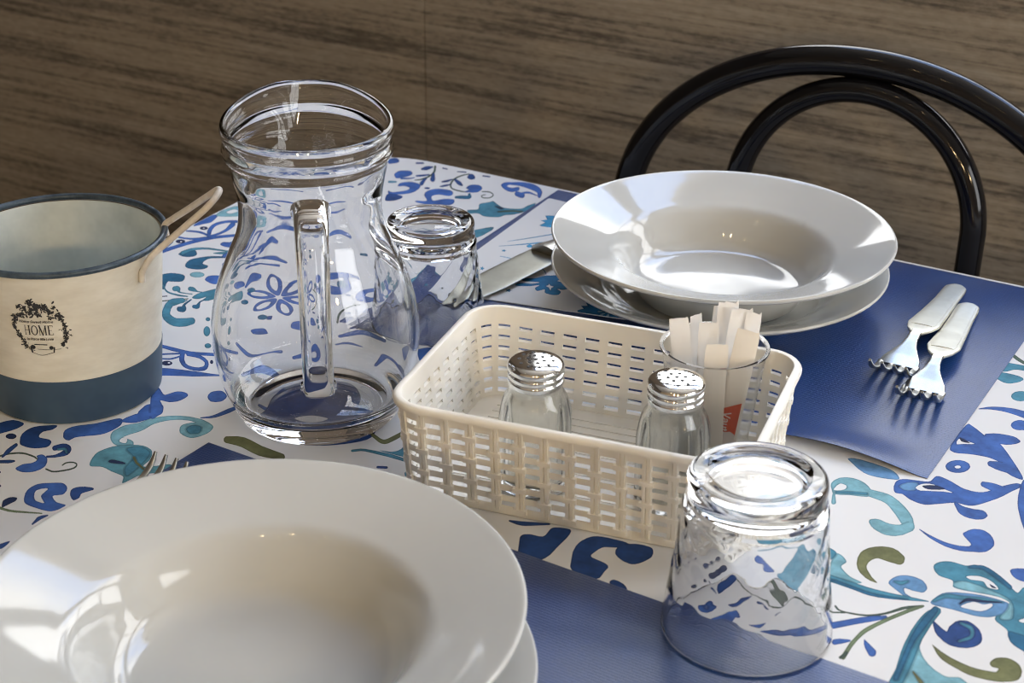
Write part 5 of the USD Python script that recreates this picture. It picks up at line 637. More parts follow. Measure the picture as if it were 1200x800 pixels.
def sheet_mesh(x0, x1, y0, y1, lift, th=.0003, nx=90, ny=64):
    x, y = np.meshgrid(np.linspace(x0, x1, nx), np.linspace(y0, y1, ny)); z = lift(x, y)
    top = np.stack([x, y, z + th], -1).reshape(-1, 3); bot = np.stack([x, y, z], -1).reshape(-1, 3)
    f = grid_faces(ny, nx, False); n = len(top)
    e = np.r_[np.arange(nx), np.arange(1, ny) * nx + nx - 1, (ny - 1) * nx + np.arange(nx - 2, -1, -1), np.arange(ny - 2, 0, -1) * nx]
    e2 = np.roll(e, -1)
    return trimesh.Trimesh(np.vstack([top, bot]), np.vstack([f, f[:, ::-1] + n, np.stack([e, e + n, e2 + n], 1), np.stack([e, e2 + n, e2], 1)]), process=False)

# far placemat: square to the table, its near right edge curling up a little
def lift_far(x, y):
    u = np.clip((x + .34) / .112, 0, 1)
    return .0003 + .0062 * np.sin(PI * u) ** 1.0 * np.exp(-((y - .893) / .022) ** 2) + .0008 * np.exp(-((x + .60) / .012) ** 2 - ((y - .93) / .03) ** 2)
t = thing('paper_placemat', 'blue embossed paper placemat under the far plates and two forks', 'placemat', (0, 0, TZ), group=None)
part(t, 'paper_sheet', sheet_mesh(-.634, -.2235, .893, 1.196, lift_far), MAT_FAR, True)
a = math.radians(-2.6); ox, oy = -.614, .7125
t = thing('paper_placemat', 'deep blue embossed paper placemat under the near plates and inverted glass', 'placemat', (ox, oy, TZ), math.degrees(a))
part(t, 'paper_sheet', sheet_mesh(0, .452, -.30, 0, lambda x, y: .0003 + 0 * x), MAT_NEAR, True)

# printed napkin on the far placemat
nap = Polygon([(-.6305, 1.1735), (-.6215, .967), (-.446, 1.003), (-.440, 1.165)]).buffer(-.002).buffer(.002)
V, F, C, K = print_mesh(nap, decode(PRINT['nap']), 0.0)
ring = np.array(nap.exterior.coords)[:-1]
low = np.c_[ring, np.full(len(ring), -.0007)]; hi = np.c_[ring, np.zeros(len(ring))]
sk = trimesh.Trimesh(np.vstack([hi, low]), grid_faces(2, len(ring), True), process=False)
F = np.vstack([F, sk.faces + len(V)]); V = np.vstack([V, sk.vertices]); C = np.vstack([C, np.tile(INKS['w'], (len(sk.vertices), 1))]); K = np.r_[K, np.zeros(len(sk.vertices))]
t = thing('paper_napkin', 'folded white paper napkin with blue flower print under the knife', 'napkin', (0, 0, TZ + .0016))
o = part(t, 'folded_sheet', (V, F), NAPKIN, False); put_print(o, C, K)

# ------------------------------------------------------------------ plates
def prof(pts, n=6): return spline(pts, n)
def soup_profile(s=1.0):
    out = [(0, .0035), (.046, .0035), (.050, .0008), (.053, 0), (.056, .0012), (.060, .006), (.068, .016), (.0765, .0275), (.085, .0325), (.100, .0380), (.112, .0425), (.1170, .0448), (.1190, .0462), (.1195, .0476)]
    inn = [(.1188, .0486), (.1170, .0484), (.112, .0468), (.100, .0428), (.086, .0378), (.0775, .0342), (.0715, .0275), (.066, .0190), (.060, .0120), (.050, .0088), (.030, .0078), (0, .0076)]
    return np.vstack([prof(out, 4), prof(inn, 5)]) * s
def flat_profile(s=1.0):
    out = [(0, .0035), (.055, .0035), (.060, .0008), (.063, 0), (.066, .0012), (.072, .005), (.080, .011), (.092, .0155), (.110, .0222), (.1160, .0258), (.1182, .0270), (.1190, .0284)]
    inn = [(.1183, .0294), (.1165, .0291), (.109, .0268), (.094, .0205), (.084, .0168), (.076, .0110), (.070, .0086), (.050, .0082), (0, .0081)]
    return np.vstack([prof(out, 4), prof(inn, 5)]) * s
def plates(x, y, z, s, la, lb, d=(0, 0)):
    p = thing('dinner_plate', la, 'plate', (x + d[0], y + d[1], z)); part(p, 'plate_body', lathe(flat_profile(s), 160), CERAMIC, True)
    p = thing('soup_plate', lb, 'plate', (x, y, z + .0086 * s)); part(p, 'plate_body', lathe(soup_profile(s), 160), CERAMIC, True)
plates(-.4262, 1.0500, TZ + .0028, 1.0, 'white flat plate on the far blue placemat, under the soup plate', 'white deep soup plate on top of the far stack, in front of the chair', (-.0055, .0100))
NEAR_D = (.0095, -.0050)
plates(-.4336, .5225, TZ + .0012, 1.073, 'white flat plate under the large soup plate nearest the viewer', 'large white deep soup plate nearest the viewer', NEAR_D)

# ------------------------------------------------------------------ jug
JX, JY = -.5815, .7825
jt = math.atan2(JY, JX)                                   # the spout points away from the viewer
def jug_shape(r, z, th):
    d = (th - jt + PI) % (2 * PI) - PI
    h = np.clip((z - .160) / .025, 0, 1) ** 1.5
    sp = np.exp(-(d / .30) ** 2); br = np.exp(-(d / 1.05) ** 2)
    return r + h * (.008 * sp), z + h * (.0120 * br - .0040 * sp)
jo = [(0, .0030), (.018, .0028), (.034, .0018), (.0430, .0004), (.0465, 0), (.0498, .0022), (.0535, .010), (.0585, .022), (.0622, .038), (.0637, .054), (.0625, .070), (.0580, .089), (.0510, .107), (.0450, .121), (.0427, .134), (.0432, .146), (.0458, .160), (.0475, .168), (.0497, .1705), (.0506, .1735), (.0496, .1765), (.0484, .1785), (.0498, .1815), (.0510, .1850), (.0502, .1885)]
ji = [(.0482, .1890), (.0468, .1860), (.0462, .1780), (.0450, .168), (.0425, .156), (.0400, .146), (.0395, .134), (.0417, .121), (.0477, .107), (.0548, .089), (.0592, .070), (.0604, .054), (.0590, .038), (.0553, .022), (.0520, .0172), (.0465, .0138), (.038, .0112), (.026, .0096), (.012, .0090), (0, .0089)]
t = thing('glass_jug', 'clear glass water jug with a rounded belly and handle facing the viewer', 'jug', (JX, JY, TZ + .0004))
part(t, 'jug_body', lathe(np.vstack([spline(jo, 5), spline(ji, 5)]), 180, jug_shape), GLASS, True)
hd = np.array([-math.cos(jt), -math.sin(jt), 0]); hs = np.cross(hd, (0, 0, 1.0))
hp = spline([(.0425, .150), (.050, .1525), (.0655, .1525), (.0755, .143), (.0785, .128), (.0790, .105), (.0775, .080), (.0755, .062), (.0715, .052), (.0650, .0475), (.0605, .0475)], 6)
hw = np.interp(np.linspace(0, 1, len(hp)), [0, .15, .5, .8, 1], [.0115, .0100, .0090, .0090, .0105])
ht = np.interp(np.linspace(0, 1, len(hp)), [0, .2, .8, 1], [.0075, .0055, .0050, .0060])
part(t, 'handle', sweep([hd * a + np.array([0, 0, b]) for a, b in hp], hw, ht, side=hs, k=28, power=3.0), GLASS, 40)

# ------------------------------------------------------------------ tumblers, upside down
def tumbler(r1, r2, h, amp, nd):
    zc = h * .80
    ro = lambda z: np.interp(z, [0, zc], [r1, r2 + (r1 - r2) * .16])
    zs = np.linspace(.002, zc, 46)
    out = [(r1 - .0012, .0004), (r1 - .0002, .0010)] + [(float(ro(z)), float(z)) for z in zs]
    k = r2
    out += list(map(tuple, spline([(k * 1.012, h * .82), (k * 1.012, h * .85), (k * .988, h * .88), (k * .994, h * .915), (k * 1.0, h * .945), (k * .985, h * .978), (k * .93, h * .996), (k * .85, h), (k * .76, h * .996), (k * .67, h * .984), (k * .56, h * .977), (k * .28, h * .975), (0, h * .975)], 4)))
    top = h * .845
    inn = [(0, top), (k * .5, top - .0006), (k * .80, top - .003), (k * .885, top - .008)] + [(float(ro(z)) - .0024, float(z)) for z in np.linspace(zc - .002, .004, 24)] + [(r1 - .0026, .0008), (r1 - .0019, 0), (r1 - .0012, .0004)]
    P_ = np.vstack([out, inn]); isout = np.zeros(len(P_), bool); isout[2:2 + len(zs)] = True
    def shp(r, z, th):
        w = isout[:, None] * np.clip((z - .022 * h / .09) / .008, 0, 1) * np.clip((zc - z) / .003, 0, 1)
        u, q = th * nd / (2 * PI), z / (h * .25)
        ab = lambda x: np.sqrt((((x) % 1) - .5) ** 2 + .004)
        d = ab(u + q) + ab(u - q)
        return r - w * amp * d, z
    return lathe(P_, 360, shp)
t = thing('glass_tumbler', 'upside-down cut-glass tumbler at the near right, on the edge of the placemat', 'glass', (-.2575, .7005, TZ + .0008))
part(t, 'glass_body', tumbler(.0438, .0347, .0902, .0008, 11), GLASS, 25)
t = thing('glass_tumbler', 'smaller upside-down cut-glass tumbler between the jug and the knife', 'glass', (-.587, .924, TZ + .0008))
part(t, 'glass_body', tumbler(.0379, .0300, .0780, .0011, 12), GLASS, 25)

# ------------------------------------------------------------------ pot
PX, PY = -.7359, .7298
pr = lambda z: .0542 + (.0630 - .0542) * z / .102
t = thing('metal_pot', 'whitewashed metal pot with slate blue base, wire handle and black printed crest', 'pot', (PX, PY, TZ + .0004))
part(t, 'pot_body', lathe([(pr(z), z) for z in np.linspace(.0306, .102, 12)] + [(pr(z) - .0011, z) for z in np.linspace(.102, .0306, 12)] + [(pr(.0306), .0306)], 128), POTWHITE, 40)
part(t, 'base_band', lathe([(0, .0012), (pr(0) - .002, .0012), (pr(0) - .0008, 0), (pr(0) + .0003, .0008)] + [(pr(z) + .0004, z) for z in np.linspace(.003, .0306, 6)] + [(pr(.0306) - .0011, .0306), (pr(.003) - .0011, .003), (0, .0028)], 128), POTBLUE, 40, 'slate blue painted base')
part(t, 'lining', lathe([(0, .0036), (pr(.004) - .004, .0036), (pr(.006) - .0014, .006)] + [(pr(z) - .0014, z) for z in np.linspace(.01, .103, 12)] + [(pr(z) - .0018, z) for z in np.linspace(.103, .01, 12)] + [(pr(.006) - .002, .0066), (0, .0042)], 128), ZINC, 40, 'bare galvanized metal inside')
part(t, 'rim', closed_tube([((pr(.1045) + .0012) * math.cos(q), (pr(.1045) + .0012) * math.sin(q), .1047) for q in np.linspace(0, 2 * PI, 160, endpoint=False)], .0021, 12), POTRIM, True, 'rolled dark metal rim')
def pc(deg, z, o=0.0): 
    r_ = pr(z) + o; return np.array([r_ * math.cos(math.radians(deg)), r_ * math.sin(math.radians(deg)), z])
E_ = np.array([.0965, .0380, .1375])
p1, p2 = pc(40, .1085, .004), pc(1.5, .0985, .0020)
ev = E_ - (p1 + p2) / 2; ev /= np.linalg.norm(ev)
wd = (p1 - p2) / np.linalg.norm(p1 - p2)
tipc = E_ - ev * .0125
arc_ = [tipc + wd * .0125 * math.cos(q) + ev * .0125 * math.sin(q) for q in np.linspace(0, PI, 7)]
hpth = spline([pc(41.5, .0990, .0022), p1 - ev * .004, p1 + ev * .004, p1 + (arc_[0] - p1) * .5] + arc_ + [p2 + (arc_[-1] - p2) * .5, p2 + ev * .008, pc(1.3, .0930, .0022), pc(1.0, .0865, .0020)], 8)
part(t, 'handle', sweep(hpth, .0021, k=14), WIRE, 40, 'cream painted wire loop handle')

# the printed crest
def to_pot(x, y, o): 
    z = .0672 + y; phi = math.radians(-62.4) + x / pr(z)
    r_ = pr(z) + o; return np.array([r_ * math.cos(phi), r_ * math.sin(phi), z])
def pot_print(poly, o=.00025):
    fs, vs, n = [], [], 0
    for g in getattr(poly, 'geoms', [poly]):
        if g.is_empty or g.area < 1e-9: continue
        v, f = trimesh.creation.triangulate_polygon(g.segmentize(.004), engine='earcut')
        vs.append(np.array([to_pot(a, b, o) for a, b in v])); fs.append(f + n); n += len(v)
    return trimesh.Trimesh(np.vstack(vs), np.vstack(fs), process=False)
def text_poly(s, hgt, cx, cy, sx=1.0, shear=0.0, bold=False):
    tm = meshkit.text_mesh(s, hgt, .001, bold); lo, hi = tm.bounds
    pts = tm.vertices[:, :2]; fc = tm.faces[np.abs(tm.face_normals[:, 2]) > .9]; top = tm.vertices[:, 2] > .0005
    fc = fc[top[fc].all(1)]
    u = unary_union([Polygon(pts[q]) for q in fc if Polygon(pts[q]).area > 1e-12]).buffer(1e-6)
    u = affinity.translate(u, -(lo[0] + hi[0]) / 2, -hgt / 2); u = affinity.scale(u, sx, 1, origin=(0, 0))
    return affinity.translate(affinity.skew(u, shear, 0, origin=(0, 0)), cx, cy)
def ln(pts, w): 
    from shapely.geometry import LineString
    return LineString(pts).buffer(w / 2, 3)
MM = 1e-3
def serif_home():
    o = []; h = 6.6; y0 = -3.2
    def stem(x, w): o.append(box(x - w / 2, y0, x + w / 2, y0 + h)); [o.append(box(x - w / 2 - .35, yy - .14, x + w / 2 + .35, yy + .14)) for yy in (y0 + .14, y0 + h - .14)]
    stem(-8.0, .42); stem(-5.6, .75); o.append(box(-8, y0 + h * .48, -5.6, y0 + h * .48 + .35))
    c = Point(-2.4, y0 + h / 2); o.append(affinity.scale(c.buffer(1, 16), 2.05, h / 2 + .1).difference(affinity.scale(c.buffer(1, 16), 1.35, h / 2 - .45)))
    stem(.7, .35); stem(4.3, .75); o.append(ln([(.7, y0 + h), (2.5, y0)], .75)); o.append(ln([(2.5, y0), (4.3, y0 + h)], .35))
    stem(6.2, .75); o += [box(6.2, y0 + yy, 6.2 + l, y0 + yy + .32) for yy, l in ((0, 2.6), (h - .32, 2.5), (h * .47, 1.8))] + [box(8.5, y0, 8.8, y0 + 1.2), box(8.4, y0 + h - 1.1, 8.7, y0 + h)]
    return affinity.scale(unary_union(o), MM, MM, origin=(0, 0))
rg = np.random.default_rng(11)
blobs = []
def leafy(cx, cy, n, sx, sy, r0, r1):
    for _ in range(n):
        x, y = cx + rg.normal() * sx, cy + rg.normal() * sy; r_ = rg.uniform(r0, r1)
        blobs.append(affinity.rotate(affinity.scale(Point(x, y).buffer(1, 4), r_, r_ * .45), rg.uniform(0, 180)))
for x, y, n in ((-7, 14.5, 12), (-3, 18.5, 18), (1, 16.5, 20), (5, 15.5, 16), (8, 13, 10), (-9, 10.5, 10), (-4, 11.5, 14), (1, 11, 14), (9.5, 9.5, 10), (13, 8.8, 10), (-13, 8.5, 10), (-2, 14, 12), (10.5, 15.5, 6), (-10.5, 15.8, 6)):
    leafy(x, y, int(n * 1.7), 1.3, 1.2, .5, 1.35)
left = [(-14.2, 8), (-14.6, 3), (-13.6, -1), (-11.2, -5), (-9.6, -9), (-8.6, -12)]; right = [(13.8, 9.5), (15.2, 5), (15.8, 1), (16.0, -3), (15.0, -7), (13.2, -11)]
for ln_ in (left, right):
    blobs.append(ln(spline(ln_, 5), .7))
    for q in spline(ln_, 3): leafy(q[0], q[1], 6, .75, .7, .4, 1.05)
for x, y in ((17.5, 2.5), (18.5, -1), (-16.2, 2.5), (-12.8, -4.5), (-11.5, -11), (15, -12.5), (13, 0.2), (18.6, -4), (13, -9.5), (-15.8, 6)): leafy(x, y, 2, .4, .3, .5, .8)
blobs += [ln([(-7.5, -11.5), (-7, -13.2), (-4, -14)], .5), ln(spline([(-6, -15.2), (0, -17.2), (7.5, -15.2)], 6), .35), ln([(-6.2, -11.6), (-5.6, -15.2)], 1.0), ln([(8, -11.8), (7.4, -15.2)], .8), Point(-4.8, -11.6).buffer(1.5), Point(6.2, -12).buffer(1.3), ln([(-2, -13), (6, -13.4)], .25), ln([(8, -13.2), (12, -13)], .3), ln([(-3.6, -9.7), (3.8, -9.9)], .7)]
crest = affinity.scale(unary_union(blobs), MM, MM, origin=(0, 0)).simplify(.00006)
pot_prim = t
part(t, 'printed_crest', cat(pot_print(crest), pot_print(serif_home())), INK, False, 'black leafy crest around the word HOME', 'stuff')
part(t, 'printed_lettering', cat(pot_print(text_poly('Home Sweet Home', 1.75 * MM, -.8 * MM, 5.9 * MM, .95, 14, True)), pot_print(text_poly('is Place We Love', 1.6 * MM, .4 * MM, -6.0 * MM, .90, 14, True))), INK, False, 'two small slanted lines of black lettering', 'stuff')

# ------------------------------------------------------------------ basket
BA = 9.3; BL, BW, BH, BR = .210, .146, .062, .022
ca, sa = math.cos(math.radians(BA)), math.sin(math.radians(BA))
bo = np.array([-.4870, .7136])
def rect_path(s, inset):
    """point and outward normal on the rounded rectangle at arc s (s measured on the nominal outline)"""
    L_, W_ = BL - 2 * BR, BW - 2 * BR; q = PI * BR / 2
    segs = [L_, q, W_, q, L_, q, W_, q]; s = s % sum(segs)
    cx = [(BR, 0), None]
    corners = [(BL - BR, BR), (BL - BR, BW - BR), (BR, BW - BR), (BR, BR)]
    starts = [np.array((BR, 0.)), np.array((BL, BR)), np.array((BL - BR, BW)), np.array((0., BW - BR))]
    dirs = [np.array((1., 0)), np.array((0, 1.)), np.array((-1., 0)), np.array((0, -1.))]
    for i in range(8):
        if s <= segs[i]:
            k = i // 2
            if i % 2 == 0:
                n_ = np.array((dirs[k][1], -dirs[k][0])); return starts[k] + dirs[k] * s - n_ * inset, n_
            a0 = -PI / 2 + k * PI / 2 + s / BR; n_ = np.array((math.cos(a0), math.sin(a0)))
            return np.array(corners[k]) + n_ * (BR - inset), n_
        s -= segs[i]
PERIM = 2 * (BL + BW - 4 * BR) + 2 * PI * BR
inset = lambda z: .0075 - .0055 * z / BH
def wall_pt(s, z, o):
    p, n_ = rect_path(s, inset(z)); p = p + n_ * o; return (p[0], p[1], z)
NC, NR = 46, 7
pitch = PERIM / NC; hw_ = .0091; zr = [.0062 + .0071 * i for i in range(NR)]; hh = .0029
sb = []
for c in range(NC):
    sb += [c * pitch, c * pitch + (pitch - hw_) / 2]
    sb += [c * pitch + (pitch - hw_) / 2 + hw_ * q for q in (.33, .66, 1.0)]
sb = np.array(sb); ns = len(sb)
zb = [0.0]
for z in zr: zb += [z, z + hh]
zb += [BH - .004, BH]; zb = np.array(zb); nz = len(zb)
solid = np.ones((nz - 1, ns), bool)
for i in range(nz - 1):
    if i % 2 == 1 and i < 2 * NR:
        for j in range(ns):
            if j % 5 in (1, 2, 3): solid[i, j] = False
TH = .0015
vo = np.array([[wall_pt(s, z, 0) for s in sb] for z in zb]).reshape(-1, 3); vi = np.array([[wall_pt(s, z - (.0009 if 0 < k < 2 * NR + 1 else 0), -TH) for s in sb] for k, z in enumerate(zb)]).reshape(-1, 3)
N_ = len(vo); F = []
idx = lambda i, j: i * ns + j % ns
for i in range(nz - 1):
    for j in range(ns):
        if not solid[i, j]: continue
        a, b, c, d = idx(i, j), idx(i, j + 1), idx(i + 1, j + 1), idx(i + 1, j)
        F += [(a, b, c), (a, c, d), (a + N_, c + N_, b + N_), (a + N_, d + N_, c + N_)]
        for (p, q), (ii, jj) in (((a, b), (i - 1, j)), ((b, c), (i, j + 1)), ((c, d), (i + 1, j)), ((d, a), (i, j - 1))):
            if ii < 0 or ii >= nz - 1 or not solid[ii, jj % ns]: F += [(p, p + N_, q + N_), (p, q + N_, q)]
wall = trimesh.Trimesh(np.vstack([vo, vi]), np.array(F), process=False)
def relief(s0, s1, z0, z1, o, bev=.0004, n=2):
    """a raised moulded strip on the outside of the wall"""
    ss = np.linspace(s0, s1, n + 1); base = []
    rows_ = [[wall_pt(s, z0, -.0003) for s in ss], [wall_pt(s, z0 + bev, o) for s in ss], [wall_pt(s, z1 - bev, o) for s in ss], [wall_pt(s, z1, -.0003) for s in ss]]
    for r_ in rows_: pass
    v = np.array(rows_).reshape(-1, 3); k = n + 1
    f = list(grid_faces(4, k, False)) + [(0, k, 2 * k), (0, 2 * k, 3 * k), (n, n + 2 * k, n + k), (n, n + 3 * k, n + 2 * k), (0, 3 * k, 3 * k + n), (0, 3 * k + n, n)]
    return trimesh.Trimesh(v, np.array(f), process=False)
strips = []
bands = [(0.0022, .0062)] + [(zr[i] + hh, zr[i] + .0071) for i in range(NR - 1)] + [(zr[-1] + hh, BH - .004)]
for c in range(NC):
    s0 = c * pitch - (pitch - hw_) / 2; s1 = s0 + (pitch - hw_)
    for q in (.12, .58):
        strips.append(relief(s0 + (s1 - s0) * q, s0 + (s1 - s0) * (q + .32), .0025, BH - .004, .0012, .0004, 1))
    for b, (z0, z1) in enumerate(bands[:-1]):
        if (b + c) % 2 == 0: strips.append(relief(s0 - .0012, s1 + .0012, z0 - .0001, z1 + .0001, .0017, .0007, 4))
bt = thing('plastic_basket', 'cream woven-look plastic basket holding the shakers and the paper sachets', 'basket', (bo[0], bo[1], TZ + .0004), BA)
part(bt, 'basket_wall', wall, BASKET, 35)
part(bt, 'weave_relief', cat(*strips), BASKET, 30, kind='stuff')
ss = np.linspace(0, PERIM, 140, endpoint=False)
def lip(o, z): return [(lambda p: (p[0][0] + p[1][0] * o, p[0][1] + p[1][1] * o, z))(rect_path(s, inset(BH))) for s in ss]
rws = [lip(o, z) for o, z in ((-.0017, BH - .006), (-.0018, BH - .001), (-.0012, BH + .0002), (.0004, BH + .0005), (.0024, BH - .0002), (.0034, BH - .0018), (.0032, BH - .0036), (.0024, BH - .0036), (.0020, BH - .0022), (.0004, BH - .0030), (.0002, BH - .006), (-.0017, BH - .006))]
part(bt, 'rim', trimesh.Trimesh(np.vstack(rws), grid_faces(len(rws), len(ss), True), process=False), BASKET, 50)
fl = affinity.translate(rrect(0.0076, BL - .0076, .0076, BW - .0076, .016), 0, 0)
slots = unary_union([box(x, y, x + .011, y + .0012) for x in np.arange(.022, BL - .03, .0145) for y in np.arange(.020, BW - .02, .008)])
fv, ff = tri(fl)
part(bt, 'base', trimesh.creation.extrude_polygon(fl, .0022, engine='earcut'), BASKET, 30)
part(bt, 'base_ribs', cat(*[bx(.022, BL - .022, y, y + .0022, .0022, .0028) for y in np.arange(.020, BW - .02, .008)]), BASKET, 30, kind='stuff')
FLZ = .0004 + .0030
def in_basket(lx, ly): return np.array([bo[0] + lx * ca - ly * sa, bo[1] + lx * sa + ly * ca])

# ------------------------------------------------------------------ shakers
def shaker_shape(r, z, th):
    w = np.clip((z - .004) / .004, 0, 1) * np.clip((.056 - z) / .006, 0, 1) * np.clip((r - .0150) / .002, 0, 1)
    return r - w * .0011 * (1 - np.abs(np.cos(th * 6))), z
sh_o = [(0, .0014), (.017, .0012), (.0195, 0), (.0207, .0015), (.0211, .006), (.0212, .030), (.0211, .044), (.0204, .050), (.0186, .056), (.0162, .0605), (.0148, .0635), (.0146, .070)]
sh_i = [(.0126, .0705), (.0126, .0635), (.0142, .0598), (.0166, .0550), (.0180, .049), (.0186, .042), (.0187, .020), (.0184, .009), (.016, .0062), (0, .0058)]
def make_shaker(loc, label, rot):
    t = thing('glass_shaker', label, 'shaker', loc, rot)
    part(t, 'glass_body', lathe(np.vstack([spline(sh_o, 4), spline(sh_i, 4)]), 144, shaker_shape), SHAKER_GLASS, 40)
    lidp = spline([(.0150, .0655), (.0155, .0652), (.0159, .0660), (.0161, .0675), (.0158, .0687), (.0151, .0692), (.0158, .0698), (.0162, .0712), (.0160, .0726), (.0152, .0732), (.0158, .0738), (.0163, .0755), (.0160, .0772), (.0148, .0786), (.0125, .0794), (.008, .0799), (0, .0801)], 4)
    lidi = [(0, .0790), (.0110, .0786), (.0145, .0770), (.0149, .0720), (.0149, .0656), (.0150, .0655)]
    l = part(t, 'lid', lathe(np.vstack([lidp, lidi]), 96), CHROME, 40, 'chrome screw lid with pouring holes')
    hs_ = [(0, 0)] + [(.0048 * math.cos(q), .0048 * math.sin(q)) for q in np.arange(6) * PI / 3] + [(.0096 * math.cos(q), .0096 * math.sin(q)) for q in np.arange(10) * PI / 5 + .2]
    dots = []
    for x, y in hs_:
        zz = .08015 - .0007 * (math.hypot(x, y) / .0125) ** 2
        d = trimesh.creation.cylinder(.00112, .0005, sections=10); d.apply_translation((x, y, zz - .0001)); dots.append(d)
    part(l, 'pouring_holes', cat(*dots), HOLE, 30, kind='stuff')
    part(t, 'contents', lathe(spline([(0, .0062), (.012, .0063), (.0178, .0075), (.0180, .0095), (.013, .0112), (.006, .0105), (0, .0115)], 4), 48), SALT, 40, 'a little salt at the bottom')
p = in_basket(.0765, .0415); make_shaker((p[0], p[1], TZ + FLZ), 'glass shaker with chrome lid at the left of the basket', 10)
p = in_basket(.1560, .0490); make_shaker((p[0], p[1], TZ + FLZ), 'glass shaker with chrome lid beside the cup of paper sachets', 35)

# ------------------------------------------------------------------ clear cup with paper sachets
CX, CY = in_basket(.1640, .1020); CZ = TZ + FLZ; CH = .077
cr_ = lambda z: .0205 + .0100 * z / CH
t = thing('plastic_cup', 'clear plastic cup full of paper sachets at the right end of the basket', 'cup', (CX, CY, CZ))
part(t, 'cup_body', lathe([(0, 0), (cr_(0) - .001, 0), (cr_(0), .0008)] + [(cr_(z), z) for z in np.linspace(.003, CH - .002, 12)] + [(cr_(CH) + .0012, CH - .001), (cr_(CH) + .0010, CH), (cr_(CH) - .0008, CH)] + [(cr_(z) - .0007, z) for z in np.linspace(CH - .003, .003, 12)] + [(cr_(0) - .002, .0012), (0, .0012)], 96), CUP, 40)
R2 = np.array([math.cos(YAW), math.sin(YAW), 0]); V2 = np.array([-math.sin(YAW), math.cos(YAW), 0])      # across and away, as the viewer stands
def sachet(base, top, w, face, twist, tear, label, warm=False, word=False):
    """flat paper sleeve from base to top (offsets from the cup's foot, across/away/up), half-width w"""
    b = R2 * base[0] + V2 * base[1] + np.array([0, 0, base[2]]); e = R2 * top[0] + V2 * top[1] + np.array([0, 0, top[2]])
    n = 22; u = np.linspace(0, 1, n); ax = e - b
    sd = R2 * math.cos(face) + V2 * math.sin(face); sd = sd - ax * (sd @ ax) / (ax @ ax); sd /= np.linalg.norm(sd)
    nm = np.cross(sd, ax / np.linalg.norm(ax))
    path = b + ax * u[:, None] + nm * (.0012 * np.sin(u * 7 + twist * 9))[:, None]
    side = sd * np.cos(twist * u)[:, None] + nm * np.sin(twist * u)[:, None]
    half = w * np.where(u > .94, 1 - (u - .94) * 1.2, 1.0); thick = np.interp(u, [0, .05, .7, .8, 1], [.0003, .0011, .0011, .0004, .00025])
    mm = sweep(path, half, thick, side=side, k=14, power=2.4)
    mm.vertices[-14:] += (ax / np.linalg.norm(ax)) * (tear * np.sin(np.arange(14) * 2.1))[:, None]
    s = thing('paper_sachet', label, 'sachet', (CX, CY, CZ), 0, 'sachets in the clear cup')
    part(s, 'sleeve', mm, PAPER2 if warm else PAPER, 40)
    if word:
        ce = path[9] + nm * 0; nn_ = -nm if nm @ V2 > 0 else nm
        axu = ax / np.linalg.norm(ax); off = .0016
        def put(poly, o):
            v, f = tri(poly); return trimesh.Trimesh(np.array([b + ax * .30 + axu * a + (-np.cross(axu, nn_)) * c * -1 + nn_ * o + 0 for a, c in v]), f, process=False)
        wv = .74 * w
        lab = Polygon([(-.014, -wv), (.011, -wv), (.0165, wv), (-.010, wv)])
        l = part(s, 'printed_label', put(lab, off), ORANGE, False, 'orange printed label')
        tp = affinity.rotate(text_poly('Vauto', .0042, 0, 0, 1.05, 0, True), 0, origin=(0, 0)); tp = affinity.translate(affinity.scale(tp, -1, 1, origin=(0, 0)), .001, -.0018)
        part(l, 'lettering', put(tp, off + .0002), WHITEINK, False, 'white lettering', 'stuff')
    return s
sachet((-.010, -.004, .004), (-.0215, .003, .0925), .0058, .10, .1, .0006, 'white paper sachet standing tallest at the left of the cup')
sachet((-.006, .004, .004), (-.0100, .010, .0905), .0050, .5, -.2, .0008, 'narrow white sachet just right of the leftmost one, torn at the top')
sachet((.000, -.010, .004), (-.0010, -.017, .0860), .0066, .05, .05, .0004, 'cream sachet at the front of the cup with a straight folded top', True)
sachet((.006, -.009, .004), (.0170, -.0130, .0925), .0068, -.15, .1, .0009, 'sachet at the front right of the cup with an orange label', True, True)
sachet((.003, .004, .004), (.0070, .0090, .0985), .0070, .5, .15, .0030, 'tallest crumpled white sachet in the middle of the cup')
sachet((.008, .000, .004), (.0150, .0030, .0970), .0072, .2, -.1, .0022, 'wide white sachet at the right of the tallest one')
sachet((.011, .003, .004), (.0215, .0040, .0945), .0050, .4, .2, .0024, 'rightmost white sachet with a ragged top')
sachet((-.002, .009, .004), (.0010, .0150, .0950), .0016, .3, .0, .0004, 'thin white paper stick at the back of the cup')
sachet((-.003, .001, .004), (-.0040, .0030, .0890), .0062, .3, .2, .0020, 'short crumpled white sachet behind the cream one')

